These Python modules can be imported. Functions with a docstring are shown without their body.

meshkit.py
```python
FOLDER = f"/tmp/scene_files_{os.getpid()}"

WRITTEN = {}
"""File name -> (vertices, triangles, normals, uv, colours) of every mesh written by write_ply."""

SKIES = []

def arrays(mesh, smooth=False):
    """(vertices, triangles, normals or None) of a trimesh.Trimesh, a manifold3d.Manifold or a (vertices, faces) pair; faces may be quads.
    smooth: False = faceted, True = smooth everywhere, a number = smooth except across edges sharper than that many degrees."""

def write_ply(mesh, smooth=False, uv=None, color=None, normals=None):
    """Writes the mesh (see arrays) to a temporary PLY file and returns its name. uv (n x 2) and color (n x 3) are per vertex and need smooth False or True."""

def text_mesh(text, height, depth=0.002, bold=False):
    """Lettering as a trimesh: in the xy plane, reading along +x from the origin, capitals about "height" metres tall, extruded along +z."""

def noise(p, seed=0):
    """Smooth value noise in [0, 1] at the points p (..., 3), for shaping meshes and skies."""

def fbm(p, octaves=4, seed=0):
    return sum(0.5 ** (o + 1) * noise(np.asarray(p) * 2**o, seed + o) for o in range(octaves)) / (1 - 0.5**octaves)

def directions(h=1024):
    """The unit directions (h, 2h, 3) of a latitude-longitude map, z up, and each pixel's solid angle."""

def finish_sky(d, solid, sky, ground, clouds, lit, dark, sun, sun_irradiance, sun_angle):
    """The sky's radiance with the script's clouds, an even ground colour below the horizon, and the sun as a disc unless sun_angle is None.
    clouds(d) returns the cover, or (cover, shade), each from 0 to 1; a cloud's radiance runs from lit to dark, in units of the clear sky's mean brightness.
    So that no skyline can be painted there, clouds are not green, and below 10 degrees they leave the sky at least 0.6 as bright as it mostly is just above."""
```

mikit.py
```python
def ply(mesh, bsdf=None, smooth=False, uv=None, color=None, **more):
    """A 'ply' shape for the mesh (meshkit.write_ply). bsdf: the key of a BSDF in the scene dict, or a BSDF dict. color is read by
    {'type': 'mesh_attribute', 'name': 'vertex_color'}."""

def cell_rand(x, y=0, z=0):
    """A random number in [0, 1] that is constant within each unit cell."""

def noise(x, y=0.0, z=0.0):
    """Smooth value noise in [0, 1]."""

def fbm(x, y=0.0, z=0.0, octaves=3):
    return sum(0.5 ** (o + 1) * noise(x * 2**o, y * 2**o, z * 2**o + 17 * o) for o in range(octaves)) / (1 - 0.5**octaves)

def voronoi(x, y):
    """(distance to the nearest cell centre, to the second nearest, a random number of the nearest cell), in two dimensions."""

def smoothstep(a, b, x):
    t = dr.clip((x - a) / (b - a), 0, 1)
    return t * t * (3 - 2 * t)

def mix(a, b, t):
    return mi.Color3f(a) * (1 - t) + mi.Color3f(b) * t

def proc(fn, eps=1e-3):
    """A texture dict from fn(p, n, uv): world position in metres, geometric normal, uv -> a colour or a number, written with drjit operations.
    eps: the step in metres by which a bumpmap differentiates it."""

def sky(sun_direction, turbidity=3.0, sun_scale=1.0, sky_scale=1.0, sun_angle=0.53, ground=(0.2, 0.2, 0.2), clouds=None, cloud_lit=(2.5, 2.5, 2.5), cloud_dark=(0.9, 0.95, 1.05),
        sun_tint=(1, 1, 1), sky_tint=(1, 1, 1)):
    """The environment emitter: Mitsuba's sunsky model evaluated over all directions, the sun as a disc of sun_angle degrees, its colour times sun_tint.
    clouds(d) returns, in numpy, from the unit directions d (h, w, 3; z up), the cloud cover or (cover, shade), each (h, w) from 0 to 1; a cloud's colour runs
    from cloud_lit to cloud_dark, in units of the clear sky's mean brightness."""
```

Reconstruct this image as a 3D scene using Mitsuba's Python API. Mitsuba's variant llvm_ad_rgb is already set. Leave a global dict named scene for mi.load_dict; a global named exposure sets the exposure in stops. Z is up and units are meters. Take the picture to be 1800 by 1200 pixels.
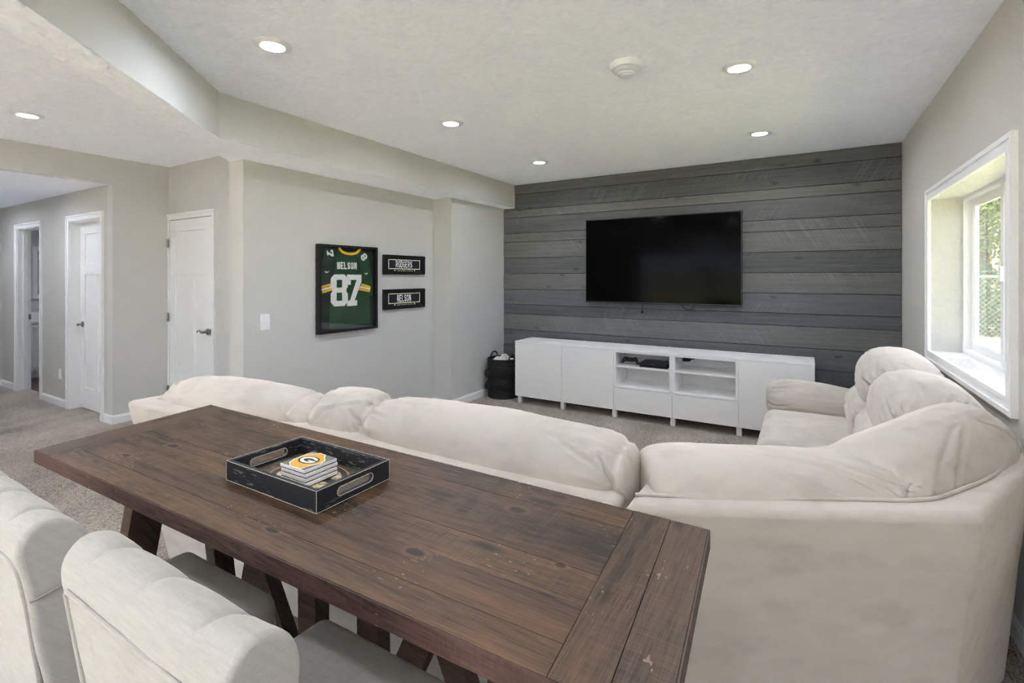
import math, random
import numpy as np, trimesh, mitsuba as mi, drjit as dr
import mikit, meshkit
from mikit import proc, noise, fbm, smoothstep, mix, cell_rand
from shapely.geometry import Polygon, LineString, Point, box as sbox
from shapely.ops import unary_union
from shapely import affinity

random.seed(7); rng = np.random.default_rng(7)
T = mi.ScalarTransform4f
scene, labels = {}, {}

# ------------------------------------------------------------------ camera, light, exposure
CAM = np.array([3.3424, -5.3775, 1.4436]); YAW = math.radians(30.8835)
FWD = np.array([-math.sin(YAW), math.cos(YAW), 0.0])
scene['camera'] = {'type': 'perspective', 'fov_axis': 'x', 'fov': 2 * math.degrees(math.atan(900 / 860.0)),
                   'principal_point_offset_y': (600 - 486.8) / 1200.0,
                   'near_clip': 0.02, 'far_clip': 300.0,
                   'to_world': T().look_at(origin=CAM.tolist(), target=(CAM + FWD).tolist(), up=[0, 0, 1])}
exposure = 2.92
LAMP = 36.5
UPLIGHT = 9.0
UPLIGHTS = [(3.5, -7.75, 3.4), (1.2, -7.75, 1.2)]
scene['sky'] = mikit.sky([-0.35, -0.35, 0.87], turbidity=4.0, sun_scale=2.5, sky_scale=2.1, ground=(0.3, 0.3, 0.28),
                         clouds=lambda d: np.clip(meshkit.fbm(d * 2.2, 4, 3) * 1.6 - 0.25, 0, 1), cloud_lit=(1.9, 1.9, 1.9), cloud_dark=(1.2, 1.22, 1.26))
LAMPS = [(1.04, -3.88), (1.04, -2.43), (1.03, -0.97), (3.03, -2.39), (3.03, -0.94), (-1.464, -4.145),
         (3.03, -3.86), (1.04, -5.85), (3.03, -5.85), (2.04, -5.85), (3.03, -7.2), (-1.46, -6.2), (-5.0, -3.95), (-5.2, -2.3), (-3.5, -4.0)]  # rear, lounge and near-hall lamps are unseen, added for more light

# ------------------------------------------------------------------ helpers
def lin(r, g, b):
    return [((c / 255) / 12.92 if c / 255 < 0.04045 else ((c / 255 + 0.055) / 1.055) ** 2.4) for c in (r, g, b)]

def mat(name, color, rough=0.6, spec=0.5, metal=0.0, bump=None, scale=0.001, eps=1e-3, **more):
    c = {'type': 'rgb', 'value': list(color)} if not isinstance(color, dict) else color
    b = {'type': 'principled', 'base_color': c, 'roughness': rough, 'metallic': metal, 'specular': spec, **more}
    if bump is not None:
        b = {'type': 'bumpmap', 'arbitrary': proc(bump, eps), 'scale': scale, 'bsdf': b}
    scene['mat_' + name] = {'type': 'twosided', 'bsdf': b}
    return 'mat_' + name

def numbered(name, pool=None):
    pool = set(scene) | set(labels) | {k for k in roots}
    if name not in pool: return name
    i = 1
    while f'{name}_{i:03d}' in pool: i += 1
    return f'{name}_{i:03d}'
roots = set()

def part(parent, name, mesh, m, smooth=False, label=None, **kw):
    key = numbered(f'{parent}__{name}')
    scene[key] = mesh if isinstance(mesh, dict) else mikit.ply(mesh, m, smooth=smooth, **kw)
    if label: labels[key] = {'label': label}
    return key

def thing(name, label, cat, group=None):
    key = numbered(name); roots.add(key)
    labels[key] = {'label': label, 'category': cat}
    if group: labels[key]['group'] = group
    return key

def solo(name, mesh, m, label, cat, group=None, smooth=False):
    key = thing(name, label, cat, group)
    scene[key] = mikit.ply(mesh, m, smooth=smooth)
    return key

def struct(name, mesh, m, label, smooth=False):
    key = name; roots.add(key)
    labels[key] = {'label': label, 'category': name.split('_')[0], 'kind': 'structure'}
    if mesh is not None: scene[key] = mikit.ply(mesh, m, smooth=smooth)
    return key

cat_ = trimesh.util.concatenate
def bx(x0, x1, y0, y1, z0, z1):
    m = trimesh.creation.box((abs(x1 - x0), abs(y1 - y0), abs(z1 - z0)))
    m.apply_translation(((x0 + x1) / 2, (y0 + y1) / 2, (z0 + z1) / 2)); return m

def rbox(x0, x1, y0, y1, z0, z1, r=0.004, n=2, sub=0):
    """box with rounded edges; sub adds inner grid lines so that it can be bent"""
    h = np.array([(x1 - x0) / 2, (y1 - y0) / 2, (z1 - z0) / 2]); c = np.array([(x0 + x1) / 2, (y0 + y1) / 2, (z0 + z1) / 2])
    r = min(r, h.min() * 0.999)
    tk = np.tan(np.linspace(0, 1, n + 1) * np.pi / 4) * 1.0
    V, F, off = [], [], 0
    def line(hh):
        e = hh - r
        edge = hh - r + r * tk
        mid = np.linspace(-e, e, sub + 2)
        return np.concatenate([-edge[::-1], mid[1:-1] if sub else [], edge])
    for ax in range(3):
        u, v = [(1, 2), (2, 0), (0, 1)][ax]
        lu, lv = line(h[u]), line(h[v]); nu, nv = len(lu), len(lv)
        for s in (-1, 1):
            g = np.zeros((nu, nv, 3)); g[..., u] = lu[:, None]; g[..., v] = lv[None, :]; g[..., ax] = s * h[ax]
            V.append(g.reshape(-1, 3)); i, j = np.meshgrid(np.arange(nu - 1), np.arange(nv - 1), indexing='ij')
            a = (i * nv + j).ravel(); q = np.stack([a, a + nv, a + nv + 1, a + 1], 1)
            if s < 0: q = q[:, ::-1]
            F.append(np.vstack([q[:, [0, 1, 2]], q[:, [0, 2, 3]]]) + off); off += nu * nv
    V = np.vstack(V); q = np.clip(V, -(h - r), h - r); d = V - q
    l = np.linalg.norm(d, axis=1, keepdims=True); V = q + d / np.maximum(l, 1e-9) * r
    m = trimesh.Trimesh(V + c, np.vstack(F), process=False); m.merge_vertices(digits_vertex=6); return m

def ext(poly, h, o, U, V):
    o, U, V = (np.asarray(a, float) for a in (o, U, V)); N = np.cross(U, V)
    gs = [g for g in getattr(poly, 'geoms', [poly]) if g.area > 1e-10]
    m = cat_([trimesh.creation.extrude_polygon(g, h, engine='earcut') for g in gs])
    v = m.vertices; return trimesh.Trimesh(o + v[:, :1] * U + v[:, 1:2] * V + v[:, 2:] * N, m.faces, process=False)
XP = ((0, 1, 0), (0, 0, 1)); YM = ((1, 0, 0), (0, 0, 1)); XM = ((0, -1, 0), (0, 0, 1)); ZP = ((1, 0, 0), (0, 1, 0))

def prism(pts, z0, z1): return ext(Polygon(pts), z1 - z0, (0, 0, z0), *ZP)
def lathe(prof, n=32, c=(0, 0, 0)):
    m = trimesh.creation.revolve(np.array(prof, float), sections=n); m.apply_translation(c); return m
def tube(pts, r, sides=8, closed=False):
    p = np.asarray(pts, float); r = np.broadcast_to(r, len(p)).astype(float)
    t = np.gradient(p, axis=0) if not closed else np.roll(p, -1, 0) - np.roll(p, 1, 0)
    t /= np.linalg.norm(t, axis=1, keepdims=True) + 1e-12
    a = np.cross(t, [0.123, 0.37, 0.92]); a /= np.linalg.norm(a, axis=1, keepdims=True) + 1e-12
    for i in range(1, len(p)):
        a[i] = a[i - 1] - t[i] * (a[i - 1] @ t[i]); a[i] /= np.linalg.norm(a[i]) + 1e-12
    b = np.cross(t, a); th = np.arange(sides) * 2 * np.pi / sides
    v = p[:, None] + r[:, None, None] * (np.cos(th)[None, :, None] * a[:, None] + np.sin(th)[None, :, None] * b[:, None])
    k = len(p); f = []
    for i in range(k if closed else k - 1):
        for j in range(sides):
            A, B, C, D = i * sides + j, i * sides + (j + 1) % sides, ((i + 1) % k) * sides + (j + 1) % sides, ((i + 1) % k) * sides + j
            f += [(A, B, C), (A, C, D)]
    v = v.reshape(-1, 3)
    if not closed:
        v = np.vstack([v, p[:1], p[-1:]]); n0 = k * sides
        for j in range(sides):
            f.append((n0, (j + 1) % sides, j)); f.append((n0 + 1, (k - 1) * sides + j, (k - 1) * sides + (j + 1) % sides))
    return trimesh.Trimesh(v, f, process=False)
def curve(pts, n=40):
    from scipy.interpolate import CubicSpline
    p = np.asarray(pts, float); s = np.concatenate([[0], np.cumsum(np.linalg.norm(np.diff(p, axis=0), axis=1))])
    return CubicSpline(s, p)(np.linspace(0, s[-1], n))
def grid_mesh(v, wrap_u=False, wrap_v=True):
    nu, nv = v.shape[:2]; f = []
    i, j = np.meshgrid(np.arange(nu if wrap_u else nu - 1), np.arange(nv if wrap_v else nv - 1), indexing='ij')
    a = i * nv + j; b = i * nv + (j + 1) % nv; c = ((i + 1) % nu) * nv + (j + 1) % nv; d = ((i + 1) % nu) * nv + j
    q = np.stack([a, b, c, d], -1).reshape(-1, 4)
    return v.reshape(-1, 3), np.vstack([q[:, [0, 1, 2]], q[:, [0, 2, 3]]])

# ------------------------------------------------------------------ block lettering
def glyph(ch, w=0.62, h=1.0, t=0.17, c=0.16):
    k = t / 2; x0, x1, y0, y1, ym = k, w - k, k, h - k, h / 2
    def st(*p): return LineString(p).buffer(k, cap_style=2, join_style=2)
    def ring(a, b, d, e):
        return LineString([(a + c, d), (b - c, d), (b, d + c), (b, e - c), (b - c, e), (a + c, e), (a, e - c), (a, d + c), (a + c, d), (b - c, d)]).buffer(k, join_style=2, cap_style=2)
    if ch == 'N': g = [st((x0, 0), (x0, h)), st((x1, 0), (x1, h)), Polygon([(0, h), (t * 1.1, h), (w, 0), (w - t * 1.1, 0)])]
    elif ch == 'E': g = [st((x0, 0), (x0, h)), st((0, y0), (w, y0)), st((0, y1), (w, y1)), st((0, ym), (w * .85, ym))]
    elif ch == 'L': g = [st((x0, 0), (x0, h)), st((0, y0), (w, y0))]
    elif ch in 'O': g = [ring(x0, x1, y0, y1)]
    elif ch == 'D': g = [LineString([(x0, y0), (x1 - c, y0), (x1, y0 + c), (x1, y1 - c), (x1 - c, y1), (x0, y1), (x0, y0), (x1 - c, y0)]).buffer(k, join_style=2, cap_style=2)]
    elif ch == 'S': g = [st((x1, h * .68), (x1, y1 - c), (x1 - c, y1), (x0 + c, y1), (x0, y1 - c), (x0, ym + c), (x0 + c, ym), (x1 - c, ym), (x1, ym - c), (x1, y0 + c), (x1 - c, y0), (x0 + c, y0), (x0, y0 + c), (x0, h * .32))]
    elif ch == 'R': g = [st((x0, 0), (x0, h)), st((0, y1), (x1 - c, y1), (x1, y1 - c), (x1, ym + c * .6), (x1 - c, ym - .02), (0, ym - .02)), Polygon([(w * .45, ym), (w * .45 + t, ym), (w, 0), (w - t, 0)])]
    elif ch == 'G': g = [st((x1, h * .68), (x1, y1 - c), (x1 - c, y1), (x0 + c, y1), (x0, y1 - c), (x0, y0 + c), (x0 + c, y0), (x1 - c, y0), (x1, y0 + c), (x1, ym - k)), st((w * .5, ym - .03), (w, ym - .03))]
    elif ch == '8': g = [ring(x0, x1, y0, ym), ring(x0, x1, ym, y1)]
    elif ch == '7': g = [Polygon([(0, h), (w, h), (w, h - t * 1.3), (w * .52, t), (w * .7, t), (w * .7, 0), (0, 0), (0, t), (w * .2, t), (w * .66, h - t), (t * 1.1, h - t), (t * 1.1, h - t * 1.9), (0, h - t * 1.9)])]
    return unary_union(g)
def word(s, height, w=0.62, gap=0.14, t=0.17, c=0.16):
    g = [affinity.translate(glyph(ch, w=w, t=t, c=c), i * (w + gap), 0) for i, ch in enumerate(s)]
    return [affinity.scale(a, height, height, origin=(0, 0)) for a in g], (len(s) * (w + gap) - gap) * height

# ------------------------------------------------------------------ materials
def paint_bump(p, n, uv): return fbm(p.x * 120, p.y * 120, p.z * 120, 2)
mat('wall', lin(198, 198, 195), 0.75, 0.25, bump=paint_bump, scale=0.0006, eps=2e-3)
mat('wall_warm', lin(190, 187, 181), 0.75, 0.25, bump=paint_bump, scale=0.0006, eps=2e-3)
mat('ceiling', proc(lambda p, n, uv: mi.Color3f(lin(237, 241, 250)) * (.955 + .09 * fbm(p.x * 42, p.y * 58, 0, 2) + .05 * (noise(p.x * 120, p.y * 150) - .5))), 0.85, 0.2)
mat('white', lin(236, 236, 235), 0.38, 0.45)
mat('white_lac', lin(235, 235, 234), 0.28, 0.5)
mat('plastic_white', lin(235, 236, 238), 0.35, 0.5)
def carpet_col(p, n, uv):
    a = fbm(p.x * 150, p.y * 150, p.z * 150, 2); b = noise(p.x * 420, p.y * 420); m = fbm(p.x * 2.3 + 5, p.y * 3.1, 0, 3)
    st = noise(p.x * 7 + 2.2 * p.y, p.y * 1.1)
    v = 0.40 + 0.75 * (a - .5) + 0.45 * (b - .5) + 0.35 * (m - .5) + 0.16 * (st - .5)
    return mix(lin(80, 72, 65), lin(206, 195, 183), dr.clip(v, 0, 1))
def carpet_bump(p, n, uv): return fbm(p.x * 130, p.y * 130, 0, 2)
mat('carpet', proc(carpet_col), 0.95, 0.1, bump=carpet_bump, scale=0.007, eps=2.5e-3, sheen=0.4)
def plank_col(base, off, dense):
    def f(p, n, uv):
        g = fbm(p.x * 2.2 + off, p.z * 70, off, 4); fine = noise(p.x * 14 + off, p.z * 330)
        w = fbm(p.x * 1.3 + off * 2, p.z * 5, off, 3)
        sg = -1.0 if off < 5 else 1.0
        saw = noise((p.x * 0.87 + sg * p.z * 0.5) * 170, (p.x * 0.5 - sg * p.z * 0.87) * 4, off)
        mask = smoothstep(0.44, 0.66, fbm(p.x * 1.7 + off * 3, p.z * 6, off, 3)) * dense
        kx = p.x * 1.1 + off; kz = p.z * 2.6 + off * .7 + .15 * noise(p.x * 9, p.z * 9)
        a, b_, c_ = mikit.voronoi(kx, kz)
        knot = (1 - smoothstep(0.015, 0.06, a)) * .7
        v = 1 + 0.55 * (g - .5) + 0.3 * (fine - .5) + 0.5 * (w - .5)
        col = mi.Color3f(base) * v * (1 - 0.55 * knot)
        return dr.clip(mix(col, mi.Color3f(lin(136, 138, 140)), mask * 0.42 * smoothstep(0.5, 0.85, saw)), 0.004, 0.9)
    return f
def plank_bump(p, n, uv): return 0.6 * fbm(p.x * 3, p.z * 120, 0, 3) + 0.4 * noise((p.x * .75 + p.z) * 95, p.x * 4)
for i, (c, o, d) in enumerate([((96, 97, 98), 1.3, .8), ((89, 90, 91), 4.1, .6), ((105, 105, 103), 7.7, 1.0)]):
    mat(f'plank_{i}', proc(plank_col(lin(*c), o, d)), 0.62, 0.35, bump=plank_bump, scale=0.0012, eps=1.5e-3)
KNOTS = [(1.594, -4.584, .026, .013), (1.566, -4.701, .022, .010), (1.42, -4.42, .02, .008), (2.682, -4.645, .024, .013), (2.767, -4.39, .022, .014), (2.947, -4.538, .012, .008), (2.36, -4.74, .022, .008)]
def wood_col(dark, light, off, along_x=True):
    def f(p, n, uv):
        a, b = (p.x, p.y) if along_x else (p.y, p.x)
        warp = fbm(a * 1.6 + off, b * 5, 0, 3)
        g = fbm(a * 1.8 + off, (b + 0.035 * warp) * 70 + p.z * 60, off, 4)
        fine = noise(a * 26 + off, b * 520 + p.z * 300)
        cross = noise(a * 330, b * 22 + off, p.z * 60) * noise(a * 6 + off, b * 9)
        pat = fbm(a * 2.4 + off * 2, b * 7, 0, 4)
        red = smoothstep(.5, .75, fbm(a * 1.4 + off, b * 14, 3, 3))
        kn, k2, kr = mikit.voronoi(a * 1.5 + off, b * 5.5 + off * .37)
        knot = (1 - smoothstep(.02, .10, kn)) * smoothstep(.45, .5, kr)
        halo = mi.Float(0)
        for kx_, ky_, rx_, ry_ in KNOTS:
            d_ = dr.sqrt(dr.square((p.x - kx_) / rx_) + dr.square((p.y - ky_) / ry_)) + .35 * (fbm(p.x * 60, p.y * 60, 0, 2) - .5)
            knot = dr.maximum(knot, 1 - smoothstep(.55, 1.0, d_)); halo = dr.maximum(halo, smoothstep(.9, 1.1, d_) * (1 - smoothstep(1.15, 1.9, d_)))
        v = dr.clip(0.42 + 0.70 * (g - .5) + 0.50 * (fine - .5) + 1.0 * (pat - .5) + 0.35 * (cross - .25), 0, 1)
        col = mix(dark, light, v)
        col = mix(col, mi.Color3f(lin(118, 76, 52)), red * .22 * v)
        col = mix(mix(col, mi.Color3f(lin(140, 96, 62)), halo * .2), mi.Color3f(lin(36, 26, 20)), knot * .85)
        chip = smoothstep(.88, .92, noise(a * 80 + off * 9, b * 260, p.z * 260)) * smoothstep(.70, .78, noise(a * 7 + 3, b * 8 + off))
        return mix(col, mi.Color3f(lin(168, 142, 120)), chip * .5)
    return f
def wood_bump(along_x):
    def f(p, n, uv):
        a, b = (p.x, p.y) if along_x else (p.y, p.x)
        return 0.7 * fbm(a * 3, b * 160 + p.z * 120, 0, 3) + 0.3 * noise(a * 240, b * 30)
    return f
wbx, wby = wood_bump(True), wood_bump(False)
D1, L1 = lin(42, 30, 21), lin(108, 79, 54)
mat('wood_0', proc(wood_col(D1, L1, 0.7)), 0.48, 0.5, bump=wbx, scale=0.0008, eps=1.2e-3)
mat('wood_1', proc(wood_col(lin(38, 27, 20), lin(98, 71, 49), 3.9)), 0.48, 0.5, bump=wbx, scale=0.0008, eps=1.2e-3)
mat('wood_end', proc(wood_col(lin(40, 29, 21), lin(98, 73, 51), 6.2, False)), 0.5, 0.5, bump=wby, scale=0.0011, eps=1.2e-3)
mat('wood_dark', proc(wood_col(lin(38, 29, 26), lin(82, 64, 56), 9.1)), 0.5, 0.5, bump=wbx, scale=0.0008, eps=1.2e-3)
def suede(base, amt, off):
    def f(p, n, uv):
        a = fbm(p.x * 4 + off, p.y * 4, p.z * 5, 4); b = fbm(p.x * 17 + off, p.y * 17, p.z * 30, 3); c = noise(p.x * 700, p.y * 700, p.z * 700)
        s = smoothstep(.52, .7, fbm(p.x * 9 + off * 3, p.y * 9, p.z * 13, 3))
        v = 1 + amt * (a - .5) + amt * .6 * (b - .5) + 0.08 * (c - .5) - amt * .28 * s
        return mi.Color3f(base) * v
    return f
def suede_bump(p, n, uv): return fbm(p.x * 60, p.y * 60, p.z * 60, 3)
mat('suede', proc(suede(lin(195, 187, 178), 0.22, 1.7)), 0.9, 0.2, bump=suede_bump, scale=0.0016, eps=2e-3, sheen=0.5)
mat('seam', lin(150, 141, 131), 0.9, 0.1)
def linen_col(base, off):
    def f(p, n, uv):
        w = noise(p.x * 620, p.y * 38, p.z * 400) + noise(p.x * 42, p.y * 620, p.z * 420)
        s = fbm(p.x * 26, p.y * 240 + p.z * 200, off, 2)
        return mi.Color3f(base) * (0.92 + 0.08 * w + 0.10 * (s - .5))
    return f
def linen_bump(p, n, uv): return noise(p.x * 500, p.y * 60, p.z * 300) + noise(p.x * 60, p.y * 500, p.z * 300)
mat('linen', proc(linen_col(lin(174, 170, 163), 2.0)), 0.9, 0.15, bump=linen_bump, scale=0.0004, eps=6e-4, sheen=0.3)
mat('oak', proc(wood_col(lin(120, 90, 58), lin(172, 136, 92), 2.4)), 0.5, 0.4)
mat('black_plastic', lin(22, 22, 24), 0.35, 0.5)
mat('black_matte', lin(20, 20, 21), 0.7, 0.3)
mat('screen', lin(4, 4, 6), 0.10, 0.06)
mat('frame_black', lin(18, 18, 19), 0.42, 0.4)
mat('nickel', lin(150, 146, 140), 0.28, 0.5, metal=1.0)
scene['mat_pane'] = {'type': 'thindielectric', 'int_ior': 1.5}

# ------------------------------------------------------------------ room shell
H, HS = 2.615, 2.3225
W = 4.068
JX, JT, JY = -0.249, 0.175, -3.276       # partition with the jersey: face x, thickness, near end
BY, SX, SY = -1.092, 0.164, -3.672       # bump, soffit face, soffit near end
HX, HY, HH = -2.48, -3.271, 2.3615       # wall beside the hall, hall wall, hall ceiling
DY = -2.777                              # wall with the panelled door
RY, BOT = -8.2, -0.02
struct('floor', bx(-8.5, W + .2, RY - .2, .2, -0.12, 0.0), 'mat_carpet', 'brown grey twist pile carpet over the whole floor')
def relief(c00, c10, c11, c01, z, step=.0105, amp=.0028, seed=0):
    """knockdown plaster seen from below: a fine grid over a plan quad with raised, flattened blobs"""
    c00, c10, c11, c01 = (np.array(c, float) for c in (c00, c10, c11, c01))
    nu = max(2, int(max(np.linalg.norm(c10 - c00), np.linalg.norm(c11 - c01)) / step)); nv = max(2, int(max(np.linalg.norm(c01 - c00), np.linalg.norm(c11 - c10)) / step))
    u, v = np.meshgrid(np.linspace(0, 1, nu), np.linspace(0, 1, nv), indexing='ij'); u, v = u[..., None], v[..., None]
    p = (c00 * (1 - u) + c10 * u) * (1 - v) + (c01 * (1 - u) + c11 * u) * v
    q = np.concatenate([p * np.array([30, 38]), np.full(p.shape[:2] + (1,), seed * 5.0)], -1)
    n = meshkit.noise(q, seed) * .62 + meshkit.noise(q * 2.3, seed + 1) * .38
    t = np.clip((n - .42) / .22, 0, 1); h = amp * t * t * (3 - 2 * t)
    edge = np.minimum(np.minimum(u, 1 - u)[..., 0] * nu, np.minimum(v, 1 - v)[..., 0] * nv); h = h * np.clip(edge, 0, 1)
    P = np.concatenate([p, (z - h)[..., None]], -1)
    V_, F_ = grid_mesh(P, False, False)
    a = V_[F_[0]]
    if np.cross(a[1] - a[0], a[2] - a[0])[2] > 0: F_ = F_[:, ::-1]
    return trimesh.Trimesh(V_, F_, process=False)
struct('ceiling', bx(-8.5, W + .2, RY - .2, .2, H + .004, H + .12), 'mat_ceiling', 'white textured main ceiling with recessed lights')
part('ceiling', 'plaster', relief((-2.5, -5.2), (W, -5.2), (W, 0.02), (-2.5, 0.02), H), 'mat_ceiling', True)
# back wall: dark sheathing that carries the planks
struct('wall_back', bx(JX - .3, W + .2, 0.022, 0.16, 0, H), 'mat_plank_0', 'back wall clad in dark grey stained planks behind the television')
zb = [2.614, 2.49, 2.297, 2.197, 1.998, 1.887, 1.686, 1.485, 1.288, 1.095, .977, .775, .58, .38, .19, 0.002]
for i in range(len(zb) - 1):
    x0 = SX + .002 if zb[i] > HS + .01 else 0.002
    z0, z1 = zb[i + 1] + .002, zb[i] - .002
    d = [0, .004, -.002, .003, .001][i % 5]
    key = part('wall_back', 'plank', rbox(x0, W - .003, d, 0.024, z0, z1, .0025, 1), f'mat_plank_{[0, 1, 2, 0, 2, 2, 1, 2, 0, 1, 2, 0, 1, 0, 1][i]}', 40)
# right wall with the window opening
WY0, WY1, WZ0, WZ1 = -1.125, -2.62, 0.95, 1.962
right = sbox(-.16, 0, -RY + .2, H)
hole2 = sbox(5.5, .95, 7.0, 1.962)  # second opening is unseen, added so daylight reaches the sofa corner
hole = sbox(-WY0, WZ0, -WY1, WZ1)
struct('wall_right', ext(Polygon(right.exterior.coords, [hole.exterior.coords, hole2.exterior.coords]), 0.16, (W + .16, 0, 0), *XM), 'mat_wall_warm', 'greige painted wall on the right around the deep window')
# left partition, pillar bump, soffit and beam
struct('wall_left', bx(JX - JT, JX, JY, .15, 0, HS + .02), 'mat_wall', 'light greige partition wall carrying the framed jersey')
struct('wall_pillar', bx(JX, 0.0, BY, .02, 0, HS + .02), 'mat_wall', 'shallow boxed-out pillar of the left wall next to the planks')
soff = [(JX - JT, .02), (SX, .02), (SX, SY), (JX - JT, JY)]
D = np.array([.66, -.75]); D /= np.linalg.norm(D)
far = 6.0
beam = [(SX, SY), tuple(np.array([SX, SY]) + D * far), tuple(np.array([JX - JT, JY]) + D * far), (JX - JT, JY)]
def soffit_mesh(pts):
    side = prism(pts, HS, H + .01); c = side.triangles_center; nrm = side.face_normals
    low = nrm[:, 2] < -.5
    return side.submesh([~low], append=True), side.submesh([low], append=True)
for nm, pts, lb in (('ceiling_soffit', soff, 'dropped soffit running along the top of the left wall'), ('ceiling_beam', beam, 'diagonal boxed beam crossing the upper left ceiling')):
    a, b = soffit_mesh(pts)
    struct(nm, a, 'mat_wall', lb)
    part(nm, 'underside', relief(*(pts if nm == 'ceiling_soffit' else [pts[0], tuple(np.array(pts[0]) + D * 2.6), tuple(np.array(pts[3]) + D * 2.6), pts[3]]), HS - .0005, step=.008, amp=.0026, seed=3 if nm == 'ceiling_soffit' else 7), 'mat_ceiling', True, label='white textured underside')
    part(nm, 'backing', b, 'mat_ceiling')
# wall with the third door
d3 = (-2.465, -1.612)
struct('wall_closet', ext(sbox(HX, 0, JX - JT, H).difference(sbox(-2.468, -1, -1.622, 2.045)), .12, (0, DY + .12, 0), *YM), 'mat_wall', 'greige wall with the closed panelled door left of the partition')
struct('wall_corner', bx(HX - .12, HX, HY, DY + .12, 0, H), 'mat_wall', 'greige return wall between the hall opening and the closed door')
struct('wall_header', bx(HX - .12, HX, -4.42, HY, HH, H), 'mat_wall', 'greige header above the hall opening')
struct('wall_lounge', bx(HX - .12, HX, RY, -4.42, 0, H), 'mat_wall', 'greige wall nearer than the hall opening')
d2 = (-3.555, -2.725); d1 = (-5.235, -4.41)
hw = ext(Polygon(sbox(-5.83, 0, HX - .12, HH).exterior.coords).difference(sbox(d2[0], -.5, d2[1], 2.055)).difference(sbox(d1[0], -.5, d1[1], 2.055)), .12, (0, HY + .12, 0), *YM)
struct('wall_hall', hw, 'mat_wall_warm', 'warm greige hall wall with two doorways')
struct('wall_hall_end', bx(-5.95, -5.83, -4.6, HY + .12, 0, HH), 'mat_wall', 'greige end wall of the hall at the far left')
struct('wall_hall_near', bx(-5.83, HX - .12, -4.54, -4.42, 0, HH), 'mat_wall', 'greige near side wall of the hall')
struct('ceiling_hall', bx(-5.95, HX - .001, -4.42, HY, HH, HH + .1), 'mat_ceiling', 'lower white ceiling of the hall')
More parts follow.
